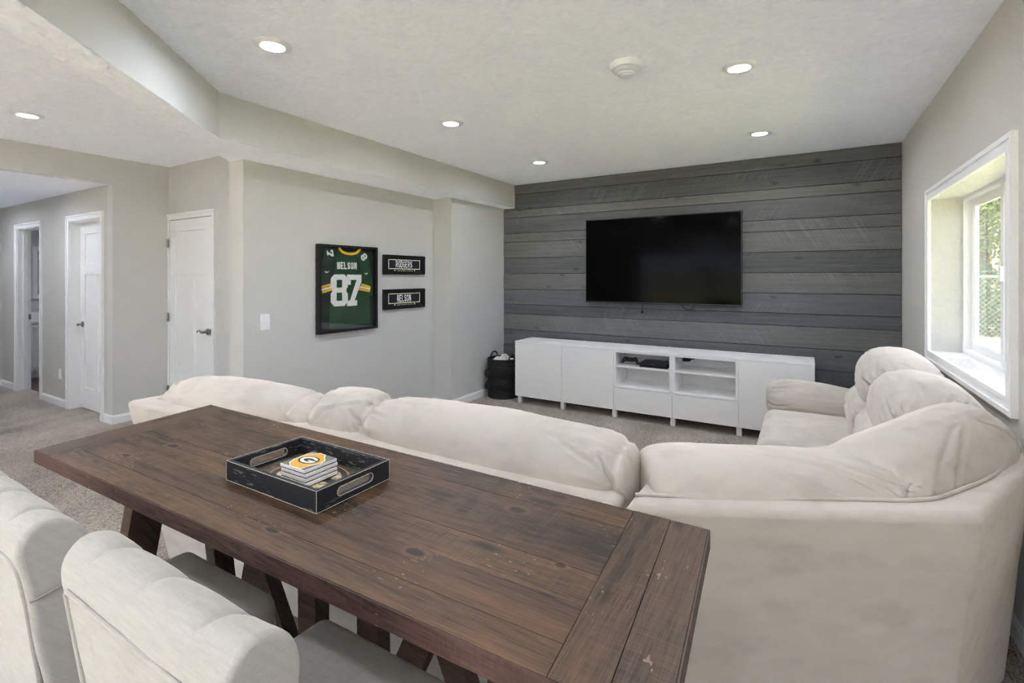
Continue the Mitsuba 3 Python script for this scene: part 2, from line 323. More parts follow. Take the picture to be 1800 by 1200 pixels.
# bathroom behind the first doorway, closet behind the second
struct('wall_bathroom', bx(-6.62, -6.502, -3.27, -1.0, 0, HH), 'mat_wall', 'pale bathroom wall behind the vanity seen through the far doorway')
struct('wall_bathroom_rear', bx(-6.5, -3.9, -1.12, -1.0, 0, HH), 'mat_wall', 'pale rear wall of the bathroom')
struct('wall_bathroom_near', bx(-6.5, -5.95, -3.27, -3.15, 0, HH), 'mat_wall', 'pale bathroom wall beside the far doorway')
struct('ceiling_bathroom', bx(-6.6, -3.7, -3.15, -1.0, HH, HH + .1), 'mat_ceiling', 'white bathroom ceiling')
struct('wall_bathroom_side', bx(-3.9, -3.78, -3.15, -1.0, 0, HH), 'mat_wall', 'pale bathroom side wall')
# wall behind the camera, with a wide glass door added to let daylight in
pd = (-0.6, 3.3)
fw = ext(Polygon(sbox(HX - .12, 0, W + .2, H).exterior.coords).difference(sbox(pd[0], -.5, pd[1], 2.1)), .12, (0, RY, 0), *YM)
struct('wall_front', fw, 'mat_wall', 'greige wall behind the camera with an added glass door')
def ring_poly(x0, z0, x1, z1, t): return sbox(x0, z0, x1, z1).difference(sbox(x0 + t, z0 + t, x1 - t, z1 - t))
struct('door_4', None, None, 'white framed glass patio door behind the camera')
mid = (pd[0] + pd[1]) / 2
part('door_4', 'frame', cat_([ext(ring_poly(pd[0], 0.001, mid + .04, 2.1, .07), .05, (0, RY - .03, 0), *YM), ext(ring_poly(mid - .04, 0.001, pd[1], 2.1, .07), .05, (0, RY - .085, 0), *YM)]), 'mat_white')
part('door_4', 'pane', trimesh.Trimesh([[pd[0] + .06, RY - .055, .06], [mid - .02, RY - .055, .06], [mid - .02, RY - .055, 2.04], [pd[0] + .06, RY - .055, 2.04]], [[0, 1, 2], [0, 2, 3]], process=False), 'mat_pane')
part('door_4', 'pane', trimesh.Trimesh([[mid + .02, RY - .11, .06], [pd[1] - .06, RY - .11, .06], [pd[1] - .06, RY - .11, 2.04], [mid + .02, RY - .11, 2.04]], [[0, 1, 2], [0, 2, 3]], process=False), 'mat_pane')

# baseboards
BH, BT = .085, .013
def base(name, a, b, label):
    """a to b along the wall, room side on the left of the direction"""
    a, b = np.array(a, float), np.array(b, float); d = (b - a) / np.linalg.norm(b - a); n = np.array([-d[1], d[0]])
    prof = Polygon([(0, 0), (BT, 0), (BT, BH - .02), (BT * .75, BH - .012), (BT * .45, BH), (0, BH)])
    m = ext(prof, np.linalg.norm(b - a), (*a, .001), (*n, 0), (0, 0, 1))
    if np.cross(np.array([*n, 0]), [0, 0, 1]) @ np.array([*d, 0]) < 0:
        m = ext(prof, np.linalg.norm(b - a), (*b, .001), (*n, 0), (0, 0, 1))
    key = struct(name, m, 'mat_white', label)
base('baseboard_left', (JX, BY), (JX, JY), 'white baseboard along the partition under the framed jersey')
base('baseboard_partition', (JX, JY), (JX - JT, JY), 'white baseboard across the end of the partition')
base('baseboard_pillar', (0.0 + BT, BY), (JX, BY), 'white baseboard on the near face of the pillar')
base('baseboard_pillar_side', (0, -.001), (0, BY - BT), 'white baseboard on the side of the pillar behind the basket')
base('baseboard_right', (W, RY), (W, -.004), 'white baseboard along the right wall behind the sofa')
base('baseboard_corner', (HX, DY), (HX, HY - BT), 'white baseboard on the return wall right of the hall')
base('baseboard_hall_corner', (HX + BT, HY), (HX - .18, HY), 'short white baseboard right of the middle door')
base('baseboard_hall', (-3.62, HY), (-4.345, HY), 'white baseboard between the two hall doorways')
base('baseboard_hall_end', (-5.3, HY), (-5.83, HY), 'white baseboard left of the far doorway')
base('baseboard_closet', (JX - JT, DY), (-1.56, DY), 'white baseboard right of the closed door')
base('baseboard_hall_far', (-5.83, HY), (-5.83, -4.42), 'white baseboard across the end of the hall')

# ------------------------------------------------------------------ doors
def casing(parent, x0, x1, zt, y, cw=.062):
    o = sbox(x0 - cw, 0.001, x1 + cw, zt + cw).difference(sbox(x0, -1, x1, zt))
    m = [ext(o, .013, (0, y, 0), *YM)]
    o2 = sbox(x0 - cw + .0, 0.001, x1 + cw, zt + cw).difference(sbox(x0 - cw + .02, -1, x1 + cw - .02, zt + cw - .02))
    m.append(ext(o2, .008, (0, y - .013, 0), *YM))
    part(parent, 'casing', cat_(m), 'mat_white', label='white moulded casing')
def lever(parent, x, y, z, s, big=1.0):
    h = part(parent, 'handle', cat_([lathe([(0, 0), (.033, 0), (.033, .006), (.024, .012), (.012, .014), (.012, .05), (0, .05)], 24).apply_transform(trimesh.transformations.rotation_matrix(math.pi / 2, [1, 0, 0])).apply_translation((x, y, z)),
        tube(curve([(x, y - .047, z), (x + s * .03, y - .05, z - .003), (x + s * .06, y - .05, z + .012), (x + s * .09, y - .05, z + .006), (x + s * .115, y - .048, z - .004)], 18), np.linspace(.0105, .006, 18), 10)]), 'mat_nickel', 40, label='brushed metal lever handle')
def slab(parent, x0, x1, z1, y, t=.036):
    st, rail = .115, .12; z0 = .012
    zm = z1 - .56; w = x1 - x0
    holes = [sbox(x0 + st, zm + .11, x1 - st, z1 - rail), sbox(x0 + st, z0 + .22, x0 + w / 2 - .05, zm), sbox(x0 + w / 2 + .05, z0 + .22, x1 - st, zm)]
    fr = sbox(x0, z0, x1, z1)
    for h in holes: fr = fr.difference(h)
    s = part(parent, 'slab', ext(fr, t, (0, y + t, 0), *YM), 'mat_white')
    for h in holes:
        b = h.bounds; part(s, 'panel', rbox(b[0] - .002, b[2] + .002, y + .012, y + t - .004, b[1] - .002, b[3] + .002, .003, 1), 'mat_white')
    return s
# closed door right of the hall corner
k = struct('door_3', None, None, 'closed white three-panel door with dark lever handle beside the partition')
casing(k, -2.468, -1.622, 2.045, DY)
slab(k, -2.464, -1.626, 2.040, DY + .001)
part(k, 'jamb', ext(sbox(-2.468, 0.001, -1.622, 2.045).difference(sbox(-2.452, -1, -1.638, 2.03)), .06, (0, DY + .10, 0), *YM), 'mat_white')
lever(k, -1.69, DY - .006, .905, -1)
part(k, 'strike', bx(-1.632, -1.624, DY - .0145, DY - .006, .87, .935), 'mat_nickel')
for z in (1.80, 1.02, .25):
    part(k, 'hinge', cat_([rbox(-2.48, -2.448, DY - .0165, DY - .012, z - .045, z + .045, .001, 1), trimesh.creation.cylinder(.006, .092, sections=10).apply_translation((-2.464, DY - .020, z))]), 'mat_nickel', 40)
# middle door, set back in a deep jamb
def jamb(parent, x0, x1, zt, y0, y1):
    o = sbox(x0, 0.001, x1, zt).difference(sbox(x0 + .018, -1, x1 - .018, zt - .018))
    part(parent, 'jamb', ext(o, y1 - y0, (0, y1, 0), *YM), 'mat_white')
k = struct('door_2', None, None, 'white panelled door set deep in its jamb at the hall corner')
jamb(k, d2[0], d2[1], 2.055, HY, HY + .125)
casing(k, d2[0] + .012, d2[1] - .012, 2.045, HY)
slab(k, d2[0] + .02, d2[1] - .02, 2.033, HY + .088)
lever(k, d2[0] + .09, HY + .088, .925, 1)
k = struct('door_1', None, None, 'open doorway with white jamb looking into the bathroom at the far left')
jamb(k, d1[0], d1[1], 2.055, HY, HY + .125)
casing(k, d1[0] + .012, d1[1] - .012, 2.045, HY)
part(k, 'stop', cat_([bx(d1[0] + .018, d1[0] + .030, HY + .05, HY + .09, .001, 2.03)]), 'mat_white')
part(k, 'strike', bx(d1[0] + .018, d1[0] + .022, HY + .10, HY + .124, .90, .965), 'mat_nickel')

# ------------------------------------------------------------------ window on the right wall
k = struct('window_1', None, None, 'white sliding window deep set in the right wall')
cy0, cy1, cz0, cz1 = -1.06, -2.692, .882, 2.026
ca = sbox(-cy0, cz0, -cy1, cz1).difference(sbox(-WY0 + .005, WZ0 + .005, -WY1 - .005, WZ1 - .005))
ob = sbox(-cy0, cz0, -cy1, cz1).difference(sbox(-cy0 + .022, cz0 + .022, -cy1 - .022, cz1 - .022))
ib = sbox(-WY0 - .018, WZ0 - .018, -WY1 + .018, WZ1 + .018).difference(sbox(-WY0 + .005, WZ0 + .005, -WY1 - .005, WZ1 - .005))
part(k, 'casing', cat_([ext(ca, .014, (W, 0, 0), *XM), ext(ob, .009, (W - .014, 0, 0), *XM), ext(ib, .005, (W - .014, 0, 0), *XM)]), 'mat_white')
part(k, 'jamb', ext(sbox(-WY0 - .016, WZ0 - .016, -WY1 + .016, WZ1 + .016).difference(sbox(-WY0, WZ0, -WY1, WZ1)), .162, (W + .162, 0, 0), *XM), 'mat_white')
fo = sbox(-WY0 - .004, WZ0 - .004, -WY1 + .004, WZ1 + .004)
part(k, 'frame', cat_([ext(fo.difference(sbox(-WY0 + .022, WZ0 + .025, -WY1 - .022, WZ1 - .022)), .075, (W + .235, 0, 0), *XM)]), 'mat_white')
ym = -1.87
sa = (-WY0 + .022, WZ0 + .025, 1.90, WZ1 - .022); sb = (1.83, WZ0 + .025, -WY1 - .022, WZ1 - .022)
for nm, s, x, lb in (('sash', sa, W + .226, 'outer sash'), ('sash', sb, W + .192, 'inner sash')):
    ss = part(k, 'sash', cat_([ext(ring_poly(*s, .042), .028, (x, 0, 0), *XM), ext(ring_poly(s[0] + .03, s[1] + .03, s[2] - .03, s[3] - .03, .02), .016, (x - .006, 0, 0), *XM)]), 'mat_white')
    xx = x - .012; e = .04
    part(ss, 'pane', trimesh.Trimesh([[xx, -s[0] - e, s[1] + e], [xx, -s[2] + e, s[1] + e], [xx, -s[2] + e, s[3] - e], [xx, -s[0] - e, s[3] - e]], [[0, 1, 2], [0, 2, 3]], process=False), 'mat_pane')
part(k, 'latch', rbox(W + .150, W + .166, -1.875, -1.845, 1.42, 1.50, .004, 1), 'mat_white')

# ------------------------------------------------------------------ ceiling lamps and detector
for i, (x, y) in enumerate(LAMPS):
    z = HH if x < -3 else H
    lb = ['white recessed ceiling light nearest above the dining table', 'white recessed ceiling light in the middle of the left row', 'white recessed ceiling light nearest the left end of the plank wall',
          'white recessed ceiling light right of the smoke detector', 'white recessed ceiling light nearest the right end of the plank wall', 'white recessed ceiling light beyond the diagonal beam'][i] if i < 6 else 'white recessed ceiling light outside the picture'
    if i >= 6: lb = ['white recessed ceiling light above the corner of the sofa', 'added unseen ceiling light behind the chairs on the left', 'added unseen ceiling light behind the camera on the right', 'added unseen ceiling light behind the chairs in the middle', 'added unseen ceiling light near the added glass door', 'added unseen ceiling light in the rear of the side lounge', 'white recessed ceiling light at the far end of the hall', 'white recessed ceiling light in the bathroom', 'added unseen ceiling light at the near end of the hall'][i - 6]
    t = thing('ceiling_light', lb, 'light', 'recessed ceiling lights')
    part(t, 'trim', lathe([(.056, -.006), (.058, -.013), (.064, -.014), (.084, -.010), (.091, -.003), (.091, .002), (.056, .002)], 36, (x, y, z)), 'mat_white', 50)
    th = np.arange(28) * 2 * np.pi / 28
    v = np.vstack([np.stack([x + .057 * np.cos(th), y + .057 * np.sin(th), np.full(28, z - .007)], 1), [[x, y, z - .007]]])
    f = [(28, (j + 1) % 28, j) for j in range(28)]
    l = mikit.ply(trimesh.Trimesh(v, f, process=False), 'mat_white'); l['emitter'] = {'type': 'area', 'radiance': {'type': 'rgb', 'value': [LAMP * .94, LAMP * 1.0, LAMP * 1.13]}}
    part(t, 'lens', l, None)
for i, (x, y, f_) in enumerate(UPLIGHTS):  # unseen uplights, added behind the camera to brighten the ceiling
    t = thing('floor_lamp', ['white torchiere floor lamp in the right corner behind the camera', 'white torchiere floor lamp beside the glass door behind the camera'][i], 'floor lamp')
    part(t, 'base', lathe([(0, 0), (.14, 0), (.14, .012), (.02, .025), (0, .025)], 32, (x, y, 0)), 'mat_white', 40)
    part(t, 'pole', trimesh.creation.cylinder(.011, 1.50, sections=12).apply_translation((x, y, .77)), 'mat_white', 40)
    part(t, 'shade', lathe([(0, 1.52), (.05, 1.53), (.15, 1.60), (.20, 1.68), (.194, 1.68), (.145, 1.61), (.05, 1.545), (0, 1.54)], 36, (x, y, 0)), 'mat_white', 40)
    th = np.arange(28) * 2 * np.pi / 28
    v = np.vstack([np.stack([x + .15 * np.cos(th), y + .15 * np.sin(th), np.full(28, 1.66)], 1), [[x, y, 1.66]]])
    l = mikit.ply(trimesh.Trimesh(v, [(28, j, (j + 1) % 28) for j in range(28)], process=False), 'mat_white'); l['emitter'] = {'type': 'area', 'radiance': {'type': 'rgb', 'value': [UPLIGHT * f_ * c_ for c_ in (.92, 1.0, 1.14)]}}
    part(t, 'bulb', l, None)
sd = thing('smoke_detector', 'round white smoke detector with stepped vents on the ceiling', 'smoke detector')
sx, sy = 2.50, -2.745
def det(prof): return lathe([(a * 1.16, b * 1.12) for a, b in prof], 40, (sx, sy, H))
part(sd, 'base', det([(0, 0), (.078, 0), (.078, -.012), (.068, -.026), (.05, -.026), (.05, -.020), (0, -.02)]), 'mat_plastic_white', 40)
part(sd, 'vent', det([(0, -.018), (.046, -.018), (.046, -.024), (.05, -.03), (.058, -.032), (.058, -.037), (.045, -.042), (.0, -.042)]), 'mat_plastic_white', 40)
part(sd, 'inner_core', det([(0, -.02), (.046, -.02), (.046, -.034), (0, -.034)]), 'mat_plastic_white', 40)
part(sd, 'inner_core', det([(0, -.04), (.030, -.04), (.030, -.05), (0, -.05)]), 'mat_plastic_white', 40)
part(sd, 'cap', det([(0, -.046), (.04, -.046), (.044, -.05), (.04, -.056), (.027, -.058), (.027, -.062), (0, -.064)]), 'mat_plastic_white', 40)

# ------------------------------------------------------------------ television
tv = thing('television', 'large black flat television mounted on the plank wall', 'television')
tx0, tx1, tz0, tz1, ty = 1.168, 2.813, 1.1536, 2.1003, -.08
part(tv, 'body', rbox(tx0, tx1, ty, -.035, tz0, tz1, .004, 1), 'mat_black_plastic', 40)
part(tv, 'screen', bx(tx0 + .009, tx1 - .009, ty - .0015, ty + .002, tz0 + .016, tz1 - .009), 'mat_screen')
part(tv, 'bracket', rbox(1.7, 2.3, -.036, -.004, 1.45, 1.8, .003, 1), 'mat_black_matte')
solo('cable', cat_([tube(curve([(1.815, -.045, 1.16), (1.817, -.05, 1.12), (1.812, -.048, 1.085), (1.816, -.05, 1.068)], 14), .003, 6), rbox(1.806, 1.828, -.058, -.042, 1.05, 1.072, .003, 1)]), 'mat_black_matte', 'short black cable with a small plug hanging below the television', 'cable', smooth=40)
solo('cable', tube(curve([(2.23, -.045, 1.16), (2.26, -.05, 1.115), (2.31, -.05, 1.10), (2.345, -.045, 1.13), (2.36, -.045, 1.16)], 24), .0035, 6), 'mat_black_matte', 'black cable looping below the television', 'cable', smooth=True)

# ------------------------------------------------------------------ media console
mc = thing('media_console', 'long low white media console with doors, drawers and open shelves under the television', 'media console')
cx, mw, yf, yb, cz0, cz1 = .488, .5858, -.5375, -.1297, .0842, .7116
xs = [cx + mw * i for i in range(6)]
part(mc, 'top', rbox(cx - .001, xs[5] + .001, yf - .001, yb, cz1 - .018, cz1, .0015, 1), 'mat_white_lac')
for i in range(6):
    for s in ((-1, 1) if 0 < i < 5 else ((1,) if i == 0 else (-1,))):
        part(mc, 'side_panel', bx(xs[i], xs[i] + s * .0175, yf + .018, yb, cz0, cz1 - .018), 'mat_white_lac')
for i in range(5):
    part(mc, 'bottom_panel', bx(xs[i] + .018, xs[i + 1] - .018, yf + .018, yb, cz0, cz0 + .018), 'mat_white_lac')
    part(mc, 'back_panel', bx(xs[i] + .018, xs[i + 1] - .018, yb - .012, yb - .004, cz0 + .018, cz1 - .018), 'mat_white_lac')
for i in (0, 1, 4):
    part(mc, 'door', rbox(xs[i] + .0015, xs[i + 1] - .0015, yf, yf + .017, cz0 + .001, cz1 - .0195, .0012, 1), 'mat_white_lac')
for i in (2, 3):
    part(mc, 'drawer', rbox(xs[i] + .0015, xs[i + 1] - .0015, yf, yf + .017, cz0 + .001, .312, .0012, 1), 'mat_white_lac')
    part(mc, 'shelf', rbox(xs[i] + .018, xs[i + 1] - .018, yf + .02, yb - .012, .522, .540, .001, 1), 'mat_white_lac')
    part(mc, 'shelf', rbox(xs[i] + .018, xs[i + 1] - .018, yf + .004, yb - .012, .316, .334, .001, 1), 'mat_white_lac')
    part(mc, 'face_frame', cat_([bx(xs[i] + .0, xs[i] + .026, yf + .002, yf + .018, .3345, cz1 - .018), bx(xs[i + 1] - .026, xs[i + 1], yf + .002, yf + .018, .3345, cz1 - .018), bx(xs[i] + .026, xs[i + 1] - .026, yf + .002, yf + .018, cz1 - .036, cz1 - .018)]), 'mat_white_lac')
for i in range(6):
    xl = xs[i] + (.045 if i == 0 else (-.045 if i == 5 else 0))
    for y in (yf + .045, yb - .05):
        part(mc, 'leg', rbox(xl - .022, xl + .022, y - .022, y + .022, 0.0, cz0, .002, 1), 'mat_white_lac')
# game console and controller
gc = thing('game_console', 'black game console lying on the upper left shelf of the white console', 'game console')
gx0, gx1, gy0, gy1 = 1.905, 2.185, -.49, -.22
part(gc, 'lower_shell', rbox(gx0 + .008, gx1, gy0 + .006, gy1, .5405, .558, .004, 2), 'mat_black_matte', 40)
part(gc, 'upper_shell', rbox(gx0, gx1 - .004, gy0, gy1, .560, .580, .005, 2), 'mat_black_plastic', 40)
part(gc, 'light_bar', bx(gx0 + .12, gx0 + .155, gy0 - .001, gy0 + .002, .572, .575), 'mat_nickel')
solo('cable', cat_([tube(curve([(2.10, -.20, .565), (2.14, -.19, .60), (2.19, -.18, .665)], 14), .003, 6), tube(curve([(2.195, -.20, .56), (2.16, -.19, .61), (2.12, -.18, .675)], 14), .003, 6)]), 'mat_black_matte', 'black cables rising behind the game console', 'cable', smooth=True)
gp = thing('game_controller', 'black game controller standing on the shelf left of the game console', 'game controller')
gcx, gcy, gcz = 1.80, -.42, .5405
def ell(c, r, n=3):
    m = trimesh.creation.icosphere(subdivisions=n); m.vertices = m.vertices * r + np.array(c); return m
part(gp, 'body', cat_([ell((gcx, gcy, gcz + .052), (.058, .022, .022)), tube(curve([(gcx - .052, gcy, gcz + .056), (gcx - .072, gcy - .012, gcz + .034), (gcx - .080, gcy - .018, gcz + .012)], 14), np.linspace(.023, .0115, 14), 12), tube(curve([(gcx + .052, gcy, gcz + .056), (gcx + .072, gcy - .012, gcz + .034), (gcx + .080, gcy - .018, gcz + .012)], 14), np.linspace(.023, .0115, 14), 12)]), 'mat_black_plastic', 60)
for s in (-1, 1):
    part(gp, 'thumbstick', lathe([(0, 0), (.006, 0), (.006, .010), (.010, .012), (.010, .016), (0, .017)], 16).apply_transform(trimesh.transformations.rotation_matrix(math.radians(65), [1, 0, 0])).apply_translation((gcx + s * .028, gcy - .018, gcz + .048)), 'mat_black_matte', 40)
    part(gp, 'shoulder_button', rbox(gcx + s * .05 - .016, gcx + s * .05 + .016, gcy - .005, gcy + .018, gcz + .064, gcz + .078, .005, 2), 'mat_black_matte', 40)
rc = thing('receiver_box', 'small black box fixed under the console top above the right shelves', 'receiver')
part(rc, 'body', rbox(2.325, 2.39, -.46, -.36, .628, .652, .003, 1), 'mat_black_matte')
part(rc, 'mount', rbox(2.325, 2.43, -.46, -.36, .652, .6755, .002, 1), 'mat_black_matte')

# ------------------------------------------------------------------ basket with cloth
bk = thing('basket', 'tall round black woven basket with fringe beside the white console', 'basket')
bcx, bcy, bR, bH = .20, -.335, .185, .455
def weave(r0, r1, h, z0, amp=.004, rows=26, ns=96):
    zz = np.linspace(0, 1, rows * 5); th = np.arange(ns) * 2 * np.pi / ns
    R = (r0 + (r1 - r0) * zz)[:, None] + amp * np.sin(zz[:, None] * rows * 2 * np.pi + np.pi * (np.arange(ns) // 4 % 2)[None]) * np.ones(ns)[None]
    return np.stack([bcx + R * np.cos(th), bcy + R * np.sin(th), np.repeat((z0 + h * zz)[:, None], ns, 1)], -1)
mat('basket', proc(lambda p, n, uv: mi.Color3f(lin(33, 33, 34)) * (0.55 + 0.9 * noise(p.x * 160, p.y * 160, p.z * 230))), 0.7, 0.4)
vo = weave(bR * .97, bR, bH, .003)
vi = weave(bR * .94, bR * .965, bH - .02, .02, .002)[::-1]
v = np.concatenate([vo, vi]); V_, F_ = grid_mesh(v)
n0 = len(V_); V_ = np.vstack([V_, [[bcx, bcy, .003]], [[bcx, bcy, .02]]]); ns = 96
F_ = np.vstack([F_, [(n0, (j + 1) % ns, j) for j in range(ns)], [(n0 + 1, (v.shape[0] - 1) * ns + j, (v.shape[0] - 1) * ns + (j + 1) % ns) for j in range(ns)]])
part(bk, 'body', trimesh.Trimesh(V_, F_, process=False), 'mat_basket', 60)
part(bk, 'rim', tube([(bcx + bR * .985 * math.cos(a), bcy + bR * .985 * math.sin(a), .003 + bH) for a in np.arange(64) * 2 * np.pi / 64], .010, 8, closed=True), 'mat_basket', True)
for a in (math.radians(158), math.radians(-22)):
    c = np.array([bcx + bR * math.cos(a), bcy + bR * math.sin(a)]); t_ = np.array([-math.sin(a), math.cos(a)])
    part(bk, 'handle', tube(curve([(*(c - t_ * .045), bH - .02), (*(c - t_ * .045), bH + .03), (*c, bH + .068), (*(c + t_ * .045), bH + .03), (*(c + t_ * .045), bH - .02)], 26), .008, 8), 'mat_basket', True)
fr = []
for zr in (.33, .18):
    for a in np.linspace(0, 2 * np.pi, 150, endpoint=False):
        a += rng.normal() * .02; L = .075 + .02 * rng.random()
        bulge = .006 + .022 * max(0, math.cos(a - math.radians(195))) + .004 * rng.random()
        pts = [(bcx + (bR + .004 + b_) * math.cos(a + j_), bcy + (bR + .004 + b_) * math.sin(a + j_), zr - L * s_) for s_, b_, j_ in ((0, 0, 0), (.35, bulge, .01), (.7, bulge * 1.05, .02), (1, bulge * .8, .03))]
        fr.append(tube(pts, [.003, .003, .0025, .0015], 4))
part(bk, 'fringe', cat_(fr), 'mat_basket', False, label='black hanging fringe'); labels[[k_ for k_ in labels if k_.endswith('__fringe')][0]]['kind'] = 'stuff'
g = trimesh.creation.icosphere(subdivisions=4); vv = g.vertices.copy()
vv *= np.array([.155, .155, .05]); vv += (meshkit.fbm(g.vertices * 2.6, 4, 5)[:, None] - .45) * np.array([.02, .02, .11]) + np.array([bcx, bcy, .405])
vv[:, 2] += .055 * np.exp(-(((vv[:, 0] - bcx - .02) / .045) ** 2 + ((vv[:, 1] - bcy) / .07) ** 2)) * (vv[:, 2] > .40)
mat('cloth', lin(222, 218, 210), 0.95, 0.1)
solo('blanket', trimesh.Trimesh(vv, g.faces, process=False), 'mat_cloth', 'crumpled off-white cloth inside the black basket', 'blanket', smooth=True)

# ------------------------------------------------------------------ framed jersey and name frames on the partition
def on_wall(poly, h, d): return ext(poly, h, (JX + d, 0, 0), *XP)
jf = thing('jersey_frame', 'black shadow box frame with a green and gold football jersey numbered 87', 'framed jersey')
a0, a1, e0, e1, dp = -2.648, -1.985, .952, 1.728, .05
fwid = .022
part(jf, 'frame', on_wall(ring_poly(a0, e0, a1, e1, fwid), dp, .0), 'mat_frame_black')
mat('felt', proc(lambda p, n, uv: mi.Color3f(lin(34, 48, 42)) * (.85 + .3 * noise(p.y * 300, p.z * 300))), 0.9, 0.1)
part(jf, 'backing', on_wall(sbox(a0 + .01, e0 + .01, a1 - .01, e1 - .01), .008, .002), 'mat_felt')
ui, vi0, uw, vh = a0 + fwid, e0 + fwid, a1 - a0 - 2 * fwid, e1 - e0 - 2 * fwid
def Q(px, py):
    u = (px - 135) / 630.0; top = 80 + 45 * u; bot = 1125 - 50 * u
    return (ui + u * uw, vi0 + (bot - py) / (bot - top) * vh)
def QP(pts): return Polygon([Q(*p) for p in pts])
mat('jersey', proc(lambda p, n, uv: mi.Color3f(lin(35, 68, 43)) * (.85 + .3 * fbm(p.y * 14, p.z * 9, 0, 3)) * (.92 + .16 * noise(p.y * 700, p.z * 700))), 0.75, 0.3, bump=lambda p, n, uv: fbm(p.y * 10, p.z * 7, 0, 2), scale=.012, eps=2e-3)
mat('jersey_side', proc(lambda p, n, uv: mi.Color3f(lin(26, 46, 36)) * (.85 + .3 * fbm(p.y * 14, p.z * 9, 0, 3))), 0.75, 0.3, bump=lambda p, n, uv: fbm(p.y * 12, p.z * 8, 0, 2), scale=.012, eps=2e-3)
mat('gold', lin(232, 178, 40), 0.7, 0.3); mat('print_white', lin(226, 226, 224), 0.7, 0.3)
body = QP([(330, 100), (300, 130), (285, 300), (262, 560), (238, 1080), (720, 1045), (712, 620), (600, 520), (575, 300), (600, 130), (585, 118), (545, 165), (470, 185), (385, 160)])
lsl = QP([(335, 98), (190, 105), (160, 250), (148, 480), (140, 600), (152, 700), (268, 648), (290, 420), (305, 200)])
rsl = QP([(585, 115), (690, 185), (715, 330), (748, 520), (752, 610), (742, 708), (600, 660), (590, 420), (575, 250)])
jb = part(jf, 'jersey', cat_([on_wall(body, .010, .010)]), 'mat_jersey', label='green football jersey')
part(jb, 'sleeve', on_wall(lsl, .013, .0095), 'mat_jersey_side', label='dark green left sleeve'); part(jb, 'sleeve', on_wall(rsl, .013, .0095), 'mat_jersey', label='green right sleeve')
LY = .0225
def poly_line(pts, w): return LineString([Q(*p) for p in pts]).buffer(w)
part(jb, 'collar', on_wall(poly_line([(345, 104), (380, 150), (430, 170), (490, 175), (545, 160), (585, 120)], .012), .006, LY), 'mat_gold', label='gold collar band')
def place_word(s, x0, x1, y0, y1, t=.2, gap=.16, w=.62, c=.14):
    g_, L = word(s, 1.0, w=w, gap=gap, t=t, c=c)
    out = []
    for gg in g_:
        out.append(affinity.translate(affinity.scale(gg, (x1 - x0) / L, y1 - y0, origin=(0, 0)), x0, y0))
    return out
n0_, n1_ = Q(322, 360), Q(548, 280)
for gg in place_word('NELSON', n0_[0], n1_[0], n0_[1], n1_[1]):
    part(jb, 'letter', on_wall(gg, .0015, LY), 'mat_print_white', label='white name letter')
n0_, n1_ = Q(252, 822), Q(442, 428)
def big8(x0, x1, y0, y1, c=.2):
    w, h = x1 - x0, y1 - y0; k_ = c * w; ym_ = (y0 + y1) / 2
    def cb(a, b): return Polygon([(x0 + k_, a), (x1 - k_, a), (x1, a + k_), (x1, b - k_), (x1 - k_, b), (x0 + k_, b), (x0, b - k_), (x0, a + k_)])
    g_ = cb(y0, ym_ + .03 * h).union(cb(ym_ - .03 * h, y1)).union(sbox(x0 + .08 * w, ym_ - .12 * h, x1 - .08 * w, ym_ + .12 * h))
    for a, b in ((y0 + .17 * h, ym_ - .075 * h), (ym_ + .085 * h, y1 - .17 * h)): g_ = g_.difference(sbox(x0 + .34 * w, a, x1 - .34 * w, b))
    return g_
for gg in [big8(n0_[0], n1_[0], n0_[1], n1_[1])]: part(jb, 'digit', on_wall(gg, .002, LY), 'mat_print_white', label='large white figure 8')
n0_, n1_ = Q(433, 820), Q(605, 434)
for gg in place_word('7', n0_[0], n1_[0], n0_[1], n1_[1], t=.17, w=.72): part(jb, 'digit', on_wall(gg, .002, LY), 'mat_print_white', label='large white figure 7')
g7 = affinity.rotate(affinity.scale(glyph('7', w=.8, t=.2), .075, .066, origin=(0, 0)), -78, origin='centroid'); c7 = Q(250, 165)
part(jb, 'digit', on_wall(affinity.translate(g7, c7[0] - g7.centroid.x, c7[1] - g7.centroid.y), .0015, LY + .001), 'mat_print_white', label='small white shoulder figure 7')
g8 = affinity.rotate(affinity.scale(glyph('8', w=.8, t=.22), .075, .075, origin=(0, 0)), -58, origin='centroid'); c8 = Q(636, 213)
part(jb, 'digit', on_wall(affinity.translate(g8, c8[0] - g8.centroid.x, c8[1] - g8.centroid.y), .0015, LY + .001), 'mat_print_white', label='small white shoulder figure 8')
for q_, m_ in ((((141, 568), (262, 530), (268, 560), (148, 600)), 'gold'), (((150, 604), (268, 566), (270, 588), (156, 624)), 'print_white'), (((158, 628), (270, 592), (272, 622), (166, 655)), 'gold'),
               (((606, 540), (722, 580), (720, 605), (598, 572)), 'gold'), (((590, 574), (716, 606), (713, 625), (583, 594)), 'print_white'), (((578, 596), (712, 628), (707, 655), (566, 622)), 'gold')):
    part(jb, 'stripe', on_wall(QP(q_), .0015, LY + .0005), 'mat_' + m_, label='gold sleeve stripe' if m_ == 'gold' else 'white sleeve stripe')
def swoosh(px, py, w, h, flip):
    p = [(0, .45), (.12, .12), (.3, .0), (.55, .1), (1, .62), (.5, .33), (.3, .27), (.17, .42), (.13, .7)]
    if flip: p = [(1 - a, b) for a, b in p]
    return QP([(px + a * w, py + (1 - b) * h) for a, b in p])
part(jb, 'emblem', on_wall(swoosh(190, 360, 52, 46, False), .001, LY + .001), 'mat_print_white', label='white check mark emblem on the left sleeve')
part(jb, 'emblem', on_wall(swoosh(632, 388, 50, 44, True), .001, LY + .001), 'mat_print_white', label='white check mark emblem on the right sleeve')
